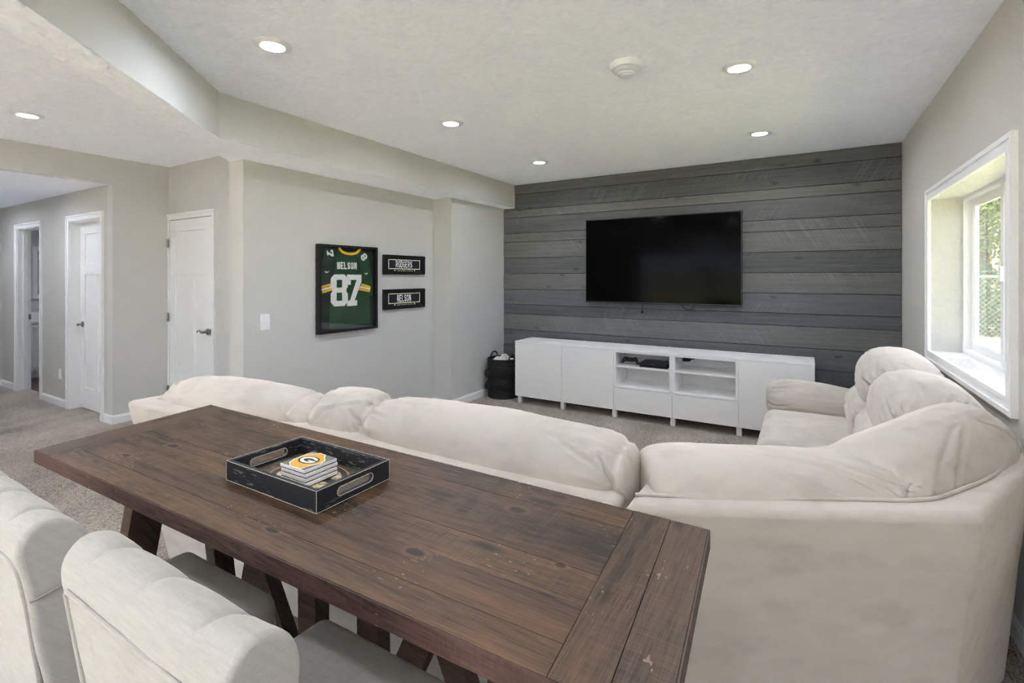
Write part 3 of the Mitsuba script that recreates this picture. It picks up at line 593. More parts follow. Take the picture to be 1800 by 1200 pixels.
part(jf, 'pane', trimesh.Trimesh([[JX + .043, a0 + .015, e0 + .015], [JX + .043, a1 - .015, e0 + .015], [JX + .043, a1 - .015, e1 - .015], [JX + .043, a0 + .015, e1 - .015]], [[0, 1, 2], [0, 2, 3]], process=False), 'mat_pane')
mat('navy', lin(28, 33, 42), 0.6, 0.3); mat('cream', lin(226, 219, 190), 0.6, 0.3); mat('mat_board', lin(32, 33, 36), 0.8, 0.2)
for s, z0, z1, lb in (('RODGERS', 1.469, 1.667, 'upper of the two small black name frames right of the jersey'), ('NELSON', 1.117, 1.320, 'lower of the two small black name frames right of the jersey')):
    nf = thing('name_frame', lb, 'picture frame'); y0, y1 = -1.877, -1.272
    part(nf, 'frame', cat_([on_wall(ring_poly(y0, z0, y1, z1, .034), .022, 0), on_wall(ring_poly(y0, z0, y1, z1, .012), .006, .022)]), 'mat_frame_black')
    part(nf, 'mat_board', on_wall(sbox(y0 + .03, z0 + .03, y1 - .03, z1 - .03), .006, .001), 'mat_mat_board')
    b0, b1, c0, c1 = y0 + .075, y1 - .062, z0 + .055, z1 - .042
    part(nf, 'border', on_wall(ring_poly(b0, c0, b1, c1, .009), .0015, .007), 'mat_cream', label='cream border line')
    part(nf, 'panel', on_wall(sbox(b0 + .009, c0 + .009, b1 - .009, c1 - .009), .001, .007), 'mat_navy')
    cxm = (b0 + b1) / 2 - .01; wd = .24 if s == 'RODGERS' else .205
    for gg in place_word(s, cxm - wd / 2, cxm + wd / 2, c0 + .017, c1 - .015, t=.16, gap=.16):
        part(nf, 'letter', on_wall(gg, .0015, .008), 'mat_print_white')
    for yy in (b0 + .09, b1 - .085):
        part(nf, 'stud', on_wall(Point(yy, c0 - .012).buffer(.008), .003, .007), 'mat_print_white', label='white dot')
    part(nf, 'caption', on_wall(unary_union([sbox(b0 + .13 + .026 * i, c0 - .018, b0 + .13 + .026 * i + (.012 if i % 3 else .018), c0 - .011) for i in range(9)]), .001, .007), 'mat_cream', label='row of tiny light marks')
# switch, outlet
sw = thing('light_switch', 'white wall switch plate on the partition left of the jersey', 'light switch')
part(sw, 'plate', rbox(JX, JX + .007, -3.144, -3.066, 1.032, 1.156, .003, 2), 'mat_plastic_white', 40)
part(sw, 'toggle', rbox(JX + .005, JX + .018, -3.111, -3.099, 1.088, 1.108, .003, 1), 'mat_plastic_white', 40)
ot = thing('wall_outlet', 'white electrical outlet plate low on the hall wall', 'outlet')
part(ot, 'plate', rbox(-3.845, -3.768, HY - .007, HY, .30, .418, .003, 2), 'mat_plastic_white', 40)
for z in (.335, .383): part(ot, 'socket', rbox(-3.826, -3.787, HY - .010, HY - .004, z - .015, z + .015, .004, 2), 'mat_white', 40)

# ------------------------------------------------------------------ bathroom seen through the doorway
va = thing('bathroom_vanity', 'white bathroom vanity with a pale countertop through the far doorway', 'vanity')
part(va, 'cabinet', rbox(-6.5, -6.04, -3.1, -2.2, .1, .79, .003, 1), 'mat_white')
for y0 in (-3.08, -2.64):
    part(va, 'door', cat_([ext(ring_poly(y0, .13, y0 + .42, .76, .055), .018, (-6.04, 0, 0), *XP), bx(-6.045, -6.03, y0 + .05, y0 + .37, .18, .71)]), 'mat_white')
part(va, 'toe_kick', bx(-6.5, -6.1, -3.08, -2.22, 0, .1), 'mat_white')
part(va, 'countertop', rbox(-6.5, -6.01, -3.12, -2.18, .79, .82, .004, 1), 'mat_white')
part(va, 'backsplash', rbox(-6.5, -6.48, -3.12, -2.18, .82, .92, .003, 1), 'mat_white')
mi_ = thing('bathroom_mirror', 'white framed wall mirror above the bathroom vanity', 'mirror')
part(mi_, 'frame', cat_([ext(ring_poly(-2.81, 1.12, -2.2, 1.90, .06), .03, (-6.5, 0, 0), *XP), ext(ring_poly(-2.80, 1.13, -2.21, 1.89, .015), .012, (-6.47, 0, 0), *XP)]), 'mat_white')
scene['mat_mirror'] = {'type': 'twosided', 'bsdf': {'type': 'roughconductor', 'material': 'Ag', 'alpha': .03}}
part(mi_, 'glass', bx(-6.498, -6.488, -2.75, -2.26, 1.18, 1.84), 'mat_mirror')
mat('tile_dark', lin(84, 70, 60), .4, .4)
struct('floor_bathroom', bx(-6.5, -3.9, -3.15, -1.12, 0.0005, .004), 'mat_tile_dark', 'dark bathroom floor beyond the doorway')

# ------------------------------------------------------------------ sectional sofa
def cushion(path, a, b, pw=2.6, q=7, k=170, m=120, tilt=0.0, lift=None, gather=.014, glen=.09, wr=.004, seed=0, lump=.012, fold=None, ncrease=9, creases=None):
    """overstuffed roll along a path of centre points; a half thickness across, b half height"""
    P = curve(path, 240) if len(path) > 2 else np.linspace(path[0], path[1], 240)
    s = np.concatenate([[0], np.cumsum(np.linalg.norm(np.diff(P, axis=0), axis=1))]); L = s[-1]
    t = 0.5 - 0.5 * np.cos(np.linspace(0, 1, k) * np.pi); t = 0.5 * t + 0.5 * np.linspace(0, 1, k); t = np.clip(t, 1e-4, 1 - 1e-4)
    C = np.stack([np.interp(t * L, s, P[:, i]) for i in range(3)], 1)
    Tn = np.gradient(C, axis=0); Tn[:, 2] = 0; Tn /= np.linalg.norm(Tn, axis=1, keepdims=True)
    N = np.stack([-Tn[:, 1], Tn[:, 0], np.zeros(k)], 1); Z = np.array([0, 0, 1.0])
    ct, sn = math.cos(tilt), math.sin(tilt); U = Z * ct + N * sn; N2 = N * ct - Z * sn
    e = (1 - np.abs(2 * t - 1) ** q) ** (1 / q)
    th = np.arange(m) * 2 * np.pi / m; c, d = np.cos(th), np.sin(th)
    sx = np.sign(c) * np.abs(c) ** (2 / pw); sz = np.sign(d) * np.abs(d) ** (2 / pw)
    A = (a(t) if callable(a) else np.full(k, a)) * e; B = (b(t) if callable(b) else np.full(k, b)) * e ** .8
    if lift is not None: C = C + np.outer(lift(t), Z)
    # folds: outward scale of the cross-section
    de = np.minimum(t, 1 - t) * L
    TT, SS = np.meshgrid(th, t * L)
    ang = np.stack([np.cos(TT) * 2.6, np.sin(TT) * 2.6, np.where(SS < L / 2, 0, 9.0)], -1)
    g1 = 1 - np.abs(2 * meshkit.fbm(ang * 2.1 + seed * 3.1, 3, seed) - 1) * 2.2
    disp = gather * np.exp(-de / glen)[:, None] * (g1 - .55)
    per = (A + B)[:, None] / 2
    pq = np.stack([SS / .42, TT * per / .055, np.full_like(SS, seed * 7.0)], -1)
    disp += wr * (1 - np.abs(2 * meshkit.fbm(pq, 3, seed + 11) - 1) * 2 - .35)
    pl = np.stack([SS / .3, np.cos(TT) * 1.2, np.sin(TT) * 1.2 + seed], -1)
    disp += lump * (meshkit.fbm(pl, 3, seed + 5) - .5) * 2 * e[:, None]
    if fold is not None: disp += fold(SS, TT, L)
    rg = np.random.default_rng(100 + seed)
    def crease(s0_, t0_, s1_, t1_, am, wd):
        ax, ay, bx_, by_ = s0_, t0_ * per0, s1_, t1_ * per0
        px_, py_ = SS - ax, (TT - t0_) * per0; dx_, dy_ = bx_ - ax, by_ - ay; l2 = dx_ * dx_ + dy_ * dy_ + 1e-9
        u_ = np.clip((px_ * dx_ + py_ * dy_) / l2, 0, 1); bend = .012 * np.sin(u_ * 3.1 + s0_ * 40)
        cr_ = (px_ * dy_ - py_ * dx_) / math.sqrt(l2) + bend; end_ = np.maximum(0, np.hypot(px_ - u_ * dx_, py_ - u_ * dy_) - np.abs(cr_))
        fade = np.sin(np.pi * np.clip(.15 + .85 * (1 - u_), 0, 1)) ** .7 * np.exp(-(np.maximum(0, np.abs((px_ * dx_ + py_ * dy_) / l2 - .5) - .5) * math.sqrt(l2) / .015) ** 2)
        return fade * am * (-np.exp(-(cr_ / wd) ** 2) + .55 * np.exp(-((np.abs(cr_) - 1.9 * wd) / (1.1 * wd)) ** 2))
    per0 = float(np.mean(A + B)) / 2 * 1.1
    for side in (0, 1):
        for i_ in range(ncrease):
            s_a = (.008 + .02 * rg.random()); s_b = s_a + (.05 + .22 * rg.random() ** 1.6) * min(1, L / .6)
            t_a = rg.uniform(.15, 1.15) * np.pi; t_b = t_a + rg.uniform(-.5, .5)
            if side: s_a, s_b = L - s_a, L - s_b
            disp += crease(s_a, t_a, s_b, t_b, rg.uniform(.004, .0095), rg.uniform(.005, .009))
    for cr in (creases or []): disp += crease(cr[0] * L, cr[1] * np.pi, cr[2] * L, cr[3] * np.pi, cr[4], cr[5])
    v = C[:, None] + N2[:, None] * ((A[:, None] * sx[None]) + disp * c)[..., None] + U[:, None] * ((B[:, None] * sz[None]) + disp * d)[..., None]
    V_, F_ = grid_mesh(v); n_ = len(V_); V_ = np.vstack([V_, C[:1], C[-1:]])
    cap = [(n_, (j + 1) % m, j) for j in range(m)] + [(n_ + 1, (k - 1) * m + j, (k - 1) * m + (j + 1) % m) for j in range(m)]
    F_ = np.vstack([F_, cap])[:, ::-1]
    mesh = trimesh.Trimesh(V_, F_, process=False)
    if mesh.volume < 0: mesh.faces = mesh.faces[:, ::-1]
    return mesh
def shell(top, bot, z0, z1, r=.03, nz=16, ne=40, pucker=.004, seed=0):
    """upholstered block between a bottom and a top outline (same corners), rounded at the top edge"""
    def dens(p):
        p = np.asarray(p, float); out = []
        for i in range(len(p)):
            a_, b_ = p[i], p[(i + 1) % len(p)]
            w = np.linspace(0, 1, ne, endpoint=False); w = w * .8 + .2 * (3 * w ** 2 - 2 * w ** 3)
            out.append(a_ + (b_ - a_) * w[:, None])
        return np.vstack(out)
    Tp, Bt = dens(top), dens(bot); cen = Tp.mean(0)
    d_ = np.roll(Tp, -1, 0) - np.roll(Tp, 1, 0); nn = np.stack([d_[:, 1], -d_[:, 0]], 1); nn /= np.linalg.norm(nn, axis=1, keepdims=True)
    if ((Tp - cen) * nn).sum() < 0: nn = -nn
    def inset(p, d_in):
        p = np.asarray(p, float); q_ = np.roll(p, -1, 0); e_ = q_ - p; e_ /= np.linalg.norm(e_, axis=1, keepdims=True)
        area = np.sum(p[:, 0] * q_[:, 1] - q_[:, 0] * p[:, 1]); nl = np.stack([-e_[:, 1], e_[:, 0]], 1) * np.sign(area)
        out = []
        for i in range(len(p)):
            a0, a1 = p[i - 1] + nl[i - 1] * d_in, p[i] + nl[i] * d_in
            M_ = np.column_stack([e_[i - 1], -e_[i]]); t_ = np.linalg.solve(M_, a1 - a0); out.append(a0 + e_[i - 1] * t_[0])
        return np.array(out)
    def ring(d_in):
        q_ = dens(inset(top, d_in)); return .5 * q_ + .25 * (np.roll(q_, 1, 0) + np.roll(q_, -1, 0))
    # round plan corners
    for _ in range(1):
        Tp = .5 * Tp + .25 * (np.roll(Tp, 1, 0) + np.roll(Tp, -1, 0)); Bt = .5 * Bt + .25 * (np.roll(Bt, 1, 0) + np.roll(Bt, -1, 0))
    rows = []
    for w in np.linspace(0, 1, nz):
        rows.append(np.column_stack([Bt + (Tp - Bt) * w, np.full(len(Tp), z0 + (z1 - r - z0) * w)]))
    for a_ in np.linspace(0, np.pi / 2, 6)[1:]:
        rows.append(np.column_stack([ring(r * (1 - math.cos(a_))), np.full(len(Tp), z1 - r + r * math.sin(a_))]))
    for ins in (.05, .09):
        rows.append(np.column_stack([ring(ins), np.full(len(Tp), z1)]))
    v = np.array(rows)
    dsp = (meshkit.fbm(v * np.array([5, 5, 3.0]) + seed, 3, seed) - .5) * 2 * pucker
    v[..., :2] += nn[None] * dsp[..., None]
    V_, F_ = grid_mesh(v); n_ = len(V_); V_ = np.vstack([V_, [[*cen, z1]]])
    k0 = (len(rows) - 1) * len(Tp)
    F_ = np.vstack([F_, [(n_, k0 + j, k0 + (j + 1) % len(Tp)) for j in range(len(Tp))]])
    mesh = trimesh.Trimesh(V_, F_, process=False); mesh.fix_normals(); return mesh
def pad(x0, x1, y0, y1, z0, z1, r=.06, puff=.03, seed=0, sub=22):
    m = rbox(x0, x1, y0, y1, z0, z1, r, 4, sub); v = m.vertices
    u = (v[:, 0] - (x0 + x1) / 2) / ((x1 - x0) / 2); w = (v[:, 1] - (y0 + y1) / 2) / ((y1 - y0) / 2); s = np.clip((v[:, 2] - z0) / (z1 - z0), 0, 1)
    v[:, 2] += puff * (1 - u ** 2) * (1 - w ** 2) * s + .010 * s * (meshkit.fbm(v * 5 + seed, 3, seed) - .5)
    m.vertices = v; return m
ZL = .83
sofa = thing('sectional_sofa', 'large beige suede reclining sectional sofa wrapping around the corner by the window', 'sofa')
# section along the dining table
s1 = part(sofa, 'loveseat_section', shell([(.45, -4.275), (2.905, -4.105), (2.89, -3.80), (.45, -3.94)], [(.56, -4.14), (2.87, -4.00), (2.87, -3.80), (.56, -3.94)], .02, ZL, .022, seed=1), 'mat_suede', True, label='section along the table')
part(s1, 'base', rbox(.60, 2.86, -3.93, -3.25, .03, .30, .03, 3), 'mat_suede', True)
part(s1, 'seat', pad(.78, 1.5, -3.93, -3.22, .28, .46, seed=3), 'mat_suede', True); part(s1, 'seat', pad(1.9, 2.86, -3.93, -3.22, .28, .46, seed=4), 'mat_suede', True)
part(s1, 'console', pad(1.51, 1.89, -3.93, -3.26, .28, .52, seed=6), 'mat_suede', True)
part(s1, 'arm', cushion([(.66, -3.98, .50), (.66, -3.30, .50)], .13, .13, seed=8), 'mat_suede', True)
def seamfold(amp, positions, width=.012):
    def f(SS, TT, L):
        o = 0
        for p_, sl in positions: o = o - amp * np.exp(-((SS - p_ * L - sl * np.sin(TT)) / width) ** 2) * (np.sin(TT) > -.3)
        return o
    return f
part(s1, 'back_cushion', cushion([(.50, -4.055, .69), (1.0, -4.02, .69), (1.535, -3.93, .685)], .165, lambda t: .20 + .055 * np.sin(np.pi * t) ** .55, 2.4, 8, seed=21, ncrease=13, gather=.022, glen=.10, lump=.012, fold=seamfold(.012, [(.075, .01), (.86, .03)])), 'mat_suede', True)
part(s1, 'back_cushion', cushion([(1.50, -3.935, .70), (1.875, -3.895, .70)], .155, lambda t: .235 + .035 * np.sin(np.pi * t) ** .6, 2.4, 4, seed=33, ncrease=13, gather=.03, glen=.06, lump=.014, fold=seamfold(.010, [(.80, .02)])), 'mat_suede', True, label='narrow middle pillow')
part(s1, 'back_cushion', cushion([(1.83, -3.90, .70), (2.35, -3.915, .70), (2.90, -3.90, .695)], .16, lambda t: .235 + .035 * np.sin(np.pi * t) ** .5, 2.6, 9, seed=45, ncrease=13, gather=.022, glen=.07, lump=.010, fold=seamfold(.010, [(.955, .01)])), 'mat_suede', True)
# corner wedge
A_, B_, C_, D_ = (2.925, -4.10), (3.737, -3.675), (3.925, -3.26), (4.025, -2.99)
s2 = part(sofa, 'corner_section', shell([A_, B_, C_, D_, (3.72, -2.92), (2.93, -3.72)], [(2.925, -4.00), (3.66, -3.60), (3.84, -3.21), (3.95, -2.99), (3.72, -2.92), (2.93, -3.72)], .02, ZL, .026, nz=20, seed=2, pucker=.005), 'mat_suede', True, label='angled corner section')
part(s2, 'seat', cat_([pad(2.95, 3.58, -3.50, -2.9, .28, .46, seed=9)]), 'mat_suede', True)
part(s2, 'back_cushion', cushion([(2.912, -3.872, .67), (3.25, -3.685, .67), (3.62, -3.47, .665)], .188, lambda t: .245 - .02 * t ** 3, 2.6, 9, tilt=0.05, seed=52, gather=.014, glen=.07, lump=.008, wr=.002, ncrease=5, creases=[(.50, .58, .93, .92, .006, .008), (.60, .54, .95, .80, .007, .008), (.68, .52, .95, .72, .006, .007), (.42, .64, .82, .98, .004, .007), (.78, .70, .95, .97, .006, .008), (.33, .55, .62, .64, .003, .008)]), 'mat_suede', True, label='rear-facing corner cushion')
part(s2, 'back_cushion', cushion([(3.47, -3.60, .68), (3.65, -3.31, .70), (3.80, -3.06, .715), (3.88, -2.76, .70)], lambda t: .205 - .05 * t, lambda t: .232 + .03 * np.sin(np.pi * np.clip(t, 0, 1)) ** .7, 2.3, 8, tilt=0.0, seed=61, gather=.014, glen=.10, lump=.007, wr=.003, ncrease=0, creases=[(.06, .93, .55, .62, .006, .008), (.08, .80, .62, .55, .006, .008), (.30, .56, .86, .58, .005, .006), (.34, 1.0, .80, .74, .004, .008), (.86, .95, .62, .60, .004, .008)]), 'mat_suede', True, label='corner cushion under the window')
pipe = [(2.935, -4.022, .834), (3.1, -3.940, .834), (3.3, -3.832, .834), (3.5, -3.722, .834), (3.64, -3.632, .834), (3.715, -3.53, .834), (3.835, -3.335, .834), (3.925, -3.13, .834), (3.985, -2.99, .834), (4.02, -2.86, .834)]
part(s2, 'piping', tube(curve(pipe, 90), .0055, 8), 'mat_suede', True)
part(s2, 'lumbar', cushion([(3.44, -3.22, .58), (3.58, -2.95, .58), (3.66, -2.66, .58)], .10, .14, seed=64, gather=.02), 'mat_suede', True)
# section under the window
s3 = part(sofa, 'recliner_section', shell([(4.03, -2.975), (4.03, -1.02), (3.72, -1.02), (3.72, -2.975)], [(3.96, -2.975), (3.96, -1.05), (3.72, -1.05), (3.72, -2.975)], .02, ZL, .024, seed=4), 'mat_suede', True, label='section under the window')
part(s3, 'base', rbox(3.13, 3.74, -2.93, -1.05, .03, .32, .03, 3), 'mat_suede', True)
part(s3, 'seat', pad(3.085, 3.72, -2.2, -1.22, .10, .47, r=.08, puff=.035, seed=12), 'mat_suede', True)
part(s3, 'seat', pad(3.085, 3.72, -2.93, -2.2, .10, .47, r=.08, puff=.03, seed=13), 'mat_suede', True)
part(s3, 'arm', cushion([(3.09, -1.17, .535), (3.40, -1.17, .535), (3.80, -1.17, .50)], lambda t: .18 - .04 * t, lambda t: .150 - .035 * t, 2.05, 3.8, seed=71, gather=.012, glen=.05, lump=.008, ncrease=12), 'mat_suede', True)
part(s3, 'arm_side', rbox(3.13, 3.95, -1.28, -1.04, .03, .45, .05, 4), 'mat_suede', True)
for y0, y1, sd_, zc in ((-1.20, -1.97, 81, .77), (-1.93, -2.72, 91, .745)):
    part(s3, 'back_cushion', cushion([(3.84, y0, zc), (3.83, (y0 + y1) / 2, zc), (3.84, y1, zc)], .205, lambda t: .18 + .05 * np.sin(np.pi * t) ** .6, 2.3, 4.5, tilt=.0, seed=sd_, gather=.020, glen=.08, lump=.009, wr=.0025, ncrease=13), 'mat_suede', True)
    part(s3, 'lumbar', cushion([(3.70, y0 - .03, .57), (3.70, y1 + .03, .57)], .13, .16, 2.4, 5, seed=sd_ + 3, gather=.02, glen=.05), 'mat_suede', True)
ott = thing('ottoman', 'low beige upholstered ottoman beyond the sofa back near the partition', 'ottoman')
part(ott, 'cushion', pad(.53, 1.62, -3.12, -2.42, .22, .43, r=.05, puff=.015, seed=15), 'mat_suede', True)
part(ott, 'base', rbox(.57, 1.58, -3.08, -2.46, 0.0, .24, .02, 2), 'mat_suede', True)

# ------------------------------------------------------------------ dining table
tb = thing('dining_table', 'tall dark brown plank-top farmhouse table behind the sofa', 'table')
ZT, TH = .90, .039
FL, BL, BR_, FR = np.array([1.262, -4.826]), np.array([1.170, -4.247]), np.array([3.165, -4.254]), np.array([3.200, -4.778])
def quad_at(s, t_): return (FL * (1 - s) + FR * s) * (1 - t_) + (BL * (1 - s) + BR_ * s) * t_
def board(s0, s1, t0, t1, m, name, dz=0.0, gap=.0004, n=(6, 1)):
    c = np.array([quad_at(s0, t0), quad_at(s1, t0), quad_at(s1, t1), quad_at(s0, t1)])
    cen = c.mean(0)
    g = Polygon(c).buffer(-gap, join_style=2)
    h = .0006; g2 = g.buffer(-h, join_style=2)
    o = np.array(g.exterior.coords)[:-1]; i_ = np.array(g2.exterior.coords)[:-1]
    # chamfered board: bottom ring, top outer ring, top inner ring
    k_ = min(range(4), key=lambda r_: np.linalg.norm(np.roll(i_, -r_, 0) - o, axis=1).sum()); i_ = np.roll(i_, -k_, 0)
    V_ = np.vstack([np.column_stack([o, np.full(4, ZT - TH)]), np.column_stack([o, np.full(4, ZT + dz - h)]), np.column_stack([i_, np.full(4, ZT + dz)])])
    F_ = []
    for L_ in (0, 4):
        for j in range(4):
            F_ += [(L_ + j, L_ + (j + 1) % 4, L_ + 4 + (j + 1) % 4), (L_ + j, L_ + 4 + (j + 1) % 4, L_ + 4 + j)]
    F_ += [(8, 9, 10), (8, 10, 11), (2, 1, 0), (3, 2, 0)]
    mm = trimesh.Trimesh(V_, F_, process=False); mm.fix_normals()
    part(tb, name, mm, m)
sL, sR1, sR2 = .068, .918, .960
board(0, sL, 0, 1, 'mat_wood_end', 'end_board')
board(sR1, sR2, 0, 1, 'mat_wood_end', 'end_board', .0005); board(sR2, 1, 0, 1, 'mat_wood_end', 'end_board')
tt = [0, .125, .30, .475, .65, .83, 1]
for i in range(6): board(sL, sR1, tt[i], tt[i + 1], f'mat_wood_{[0, 1, 0, 1, 1, 0][i]}', 'plank', [0, .0003, -.0002, .0003, 0, .0002][i])
mat('wood_edge', proc(wood_col(lin(44, 31, 28), lin(92, 66, 57), 5.3)), 0.5, 0.45, bump=wbx, scale=0.001, eps=1.2e-3)  # redder wood, also darkened to put the unlit face's shade into the colour
def edge_band(a_, b_, m):  # thin strip added to hold the shaded edge colour
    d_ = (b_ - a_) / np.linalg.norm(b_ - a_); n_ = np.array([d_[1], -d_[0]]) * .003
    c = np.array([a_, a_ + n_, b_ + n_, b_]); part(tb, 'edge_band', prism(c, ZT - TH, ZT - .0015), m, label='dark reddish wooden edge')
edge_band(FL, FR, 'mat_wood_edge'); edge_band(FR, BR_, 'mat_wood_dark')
def beam4(p, q_, wx, wy):
    """leg or brace: box section wx by wy between centre points p (top) and q_ (bottom), cut level"""
    p, q_ = np.array(p, float), np.array(q_, float); o = np.array([[-wx, -wy], [wx, -wy], [wx, wy], [-wx, wy]]) / 2
    V_ = np.vstack([np.column_stack([q_[:2] + o, np.full(4, q_[2])]), np.column_stack([p[:2] + o, np.full(4, p[2])])])
    F_ = [(0, 1, 5), (0, 5, 4), (1, 2, 6), (1, 6, 5), (2, 3, 7), (2, 7, 6), (3, 0, 4), (3, 4, 7), (4, 5, 6), (4, 6, 7), (2, 1, 0), (3, 2, 0)]
    return trimesh.Trimesh(V_, F_, process=False)
zt = ZT - TH
def leg_to(top, bot, wx, wy): part(tb, 'leg', beam4((*top, zt), (*bot, 0.0), wx, wy), 'mat_wood_dark')
leg_to((1.635, -4.66), (1.50, -4.74), .05, .09)
leg_to((1.62, -4.49), (1.62, -4.40), .055, .06)
leg_to((2.193, -4.51), (2.193, -4.51), .072, .045)
leg_to((2.235, -4.345), (2.235, -4.325), .085, .05)
leg_to((2.815, -4.51), (2.815, -4.51), .072, .05)
leg_to((2.815, -4.345), (2.815, -4.325), .08, .05)
def brace(x0, x1, y, z1_, z0_, w, d=.04): part(tb, 'brace', beam4((x0, y, z1_), (x1, y, z0_), w, d), 'mat_wood_dark')
brace(1.60, 2.10, -4.435, zt, .12, .09); brace(1.86, 1.66, -4.40, zt, .12, .09)
brace(2.36, 2.72, -4.36, zt, .12, .085); brace(2.66, 2.30, -4.40, zt, .12, .09)

# ------------------------------------------------------------------ dining chairs
def chair(cxm, yo, label, bw=.49, zt=1.0):
    t = thing('dining_chair', label, 'chair', 'upholstered chairs at the table')
    sw_ = .455
    part(t, 'seat', pad(cxm - sw_ / 2, cxm + sw_ / 2, yo - .43, yo, .495, .60, r=.035, puff=.022, seed=int(cxm * 10)), 'mat_linen', True)
    part(t, 'seat_skirt', rbox(cxm - sw_ / 2 + .004, cxm + sw_ / 2 - .004, yo - .43, yo - .004, .492, .54, .012, 2), 'mat_linen', True)
    # back: closed profile (y, z) swept along x
    yb_ = yo - .49
    prof = np.array([(.035, .46), (.020, .62), (.0, .80), (-.012, .90), (-.022, .95), (-.016, .985), (.010, 1.004), (.045, .995), (.072, .965), (.080, .925), (.074, .895), (.068, .878), (.074, .855), (.085, .80), (.096, .70), (.100, .58), (.098, .46)])
    prof[:, 1] = .46 + (prof[:, 1] - .46) * (zt - .46) / (1.004 - .46)
    from scipy.interpolate import splprep, splev
    tck, _ = splprep(np.vstack([prof, prof[:1]]).T, s=0, per=True); pr_ = np.array(splev(np.linspace(0, 1, 120, endpoint=False), tck)).T
    cen = pr_.mean(0); k_ = 90; xs_ = np.linspace(-1, 1, k_); xs_ = np.sign(xs_) * (1 - (1 - np.abs(xs_)) ** 1.6)
    dd = np.roll(pr_, -1, 0) - np.roll(pr_, 1, 0); nr = np.stack([dd[:, 1], -dd[:, 0]], 1); nr /= np.linalg.norm(nr, axis=1, keepdims=True)
    if ((pr_ - cen) * nr).sum() < 0: nr = -nr
    rows = []
    zz = pr_[:, 1]; top = np.clip((zz - .80) / .08, 0, 1); fr_ = np.clip((pr_[:, 0] + .012) / .02, 0, 1)
    for x_ in xs_:
        half = bw / 2; dist = (1 - abs(x_)) * half; r_ = .011
        ins = r_ - math.sqrt(max(0, r_ ** 2 - max(0, r_ - dist) ** 2))
        gro = sum(math.exp(-((x_ * half - g_) / .006) ** 2) for g_ in (-.155, -.0, .155))
        lump = .0035 * (abs(math.sin(math.pi * (x_ * half) / .155)) ** .6) * top * fr_
        taper = 1 - .06 * np.clip((.85 - zz) / .4, 0, 1)
        off = -ins - .006 * gro * top * fr_ + lump
        pp = pr_ + nr * off[:, None] if np.ndim(off) else pr_ + nr * off
        rows.append(np.column_stack([cxm + x_ * half * taper, yb_ + pp[:, 0], pp[:, 1]]))
    v = np.array(rows); v += ((meshkit.fbm(v * 9, 3, int(cxm * 7)) - .5) * .007)[..., None] * np.array([.3, 1, 1])
    V_, F_ = grid_mesh(v); n_ = len(V_); m_ = len(pr_)
    V_ = np.vstack([V_, [v[0].mean(0)], [v[-1].mean(0)]])
    F_ = np.vstack([F_, [(n_, (j + 1) % m_, j) for j in range(m_)], [(n_ + 1, (k_ - 1) * m_ + j, (k_ - 1) * m_ + (j + 1) % m_) for j in range(m_)]])
    bm = trimesh.Trimesh(V_, F_, process=False)
    if bm.volume < 0: bm.faces = bm.faces[:, ::-1]
    b_ = part(t, 'backrest', bm, 'mat_linen', True)
    sc = (zt - .46) / (1.004 - .46)
    zz_ = lambda z_: .46 + (z_ - .46) * sc
    hb = bw / 2 - .015
    rp = [(cxm - hb * .945, yb_ + .036, .47), (cxm - hb * .97, yb_ + .013, zz_(.70)), (cxm - hb, yb_ - .008, zz_(.86)), (cxm - hb * .985, yb_ - .018, zz_(.925)), (cxm - hb * .9, yb_ - .0225, zz_(.938)), (cxm, yb_ - .0225, zz_(.938)), (cxm + hb * .9, yb_ - .0225, zz_(.938)), (cxm + hb * .985, yb_ - .018, zz_(.925)), (cxm + hb, yb_ - .008, zz_(.86)), (cxm + hb * .97, yb_ + .013, zz_(.70)), (cxm + hb * .945, yb_ + .036, .47)]
    dn = []
    for i in range(len(rp) - 1):
        for w in np.linspace(0, 1, 12, endpoint=False): dn.append(np.array(rp[i]) * (1 - w) + np.array(rp[i + 1]) * w)
    part(b_, 'piping', tube(np.array(dn), .0042, 8), 'mat_linen', True)
    for s_ in (-1, 1):
        sm = [(cxm + s_ * (bw / 2 + .0005), yb_ - .006, zz_(.868)), (cxm + s_ * (bw / 2 + .0015), yb_ + .035, zz_(.875)), (cxm + s_ * (bw / 2 + .0), yb_ + .07, zz_(.882))]
        part(b_, 'seam', tube(curve(sm, 14), .0018, 6), 'mat_seam', True)
    for s_ in (-1, 1):
        for y_ in (yo - .045, yo - .42):
            part(t, 'leg', beam4((cxm + s_ * (sw_ / 2 - .03), y_, .495), (cxm + s_ * (sw_ / 2 - .03), y_ - (.03 if y_ < yo - .2 else 0), 0), .042, .042), 'mat_oak')
    return t
chair(1.915, -4.575, 'left of the two cream upholstered dining chairs, cut off by the left edge')
chair(2.525, -4.555, 'right of the two cream upholstered dining chairs, nearest the camera at the table')

# ------------------------------------------------------------------ tray and coasters
ty_ = thing('serving_tray', 'square black distressed wooden tray with cut-out handles on the table', 'tray')
x0, x1, y0, y1, zt0 = 2.018, 2.386, -4.648, -4.42, ZT + .002
def worn(base, edge):
    def f(p, n, uv):
        s = smoothstep(.70, .76, noise(p.x * 60, p.y * 60, p.z * 240)) * smoothstep(.5, .62, noise(p.x * 11, p.y * 11, p.z * 15))
        return mix(base, edge, s * .5)
    return f
mat('tray_black', proc(worn(lin(30, 31, 35), lin(110, 106, 98))), 0.5, 0.4)
mat('tray_edge', lin(176, 170, 156), 0.7, 0.3)
wt, hz = .012, .052
def slot(L_, z_): return sbox(L_ / 2 - .055, z_, L_ / 2 + .055, z_).buffer(.011)
ly = y1 - y0
endp = sbox(0, 0, ly, hz).difference(LineString([(ly / 2 - .045, .028), (ly / 2 + .045, .028)]).buffer(.011))
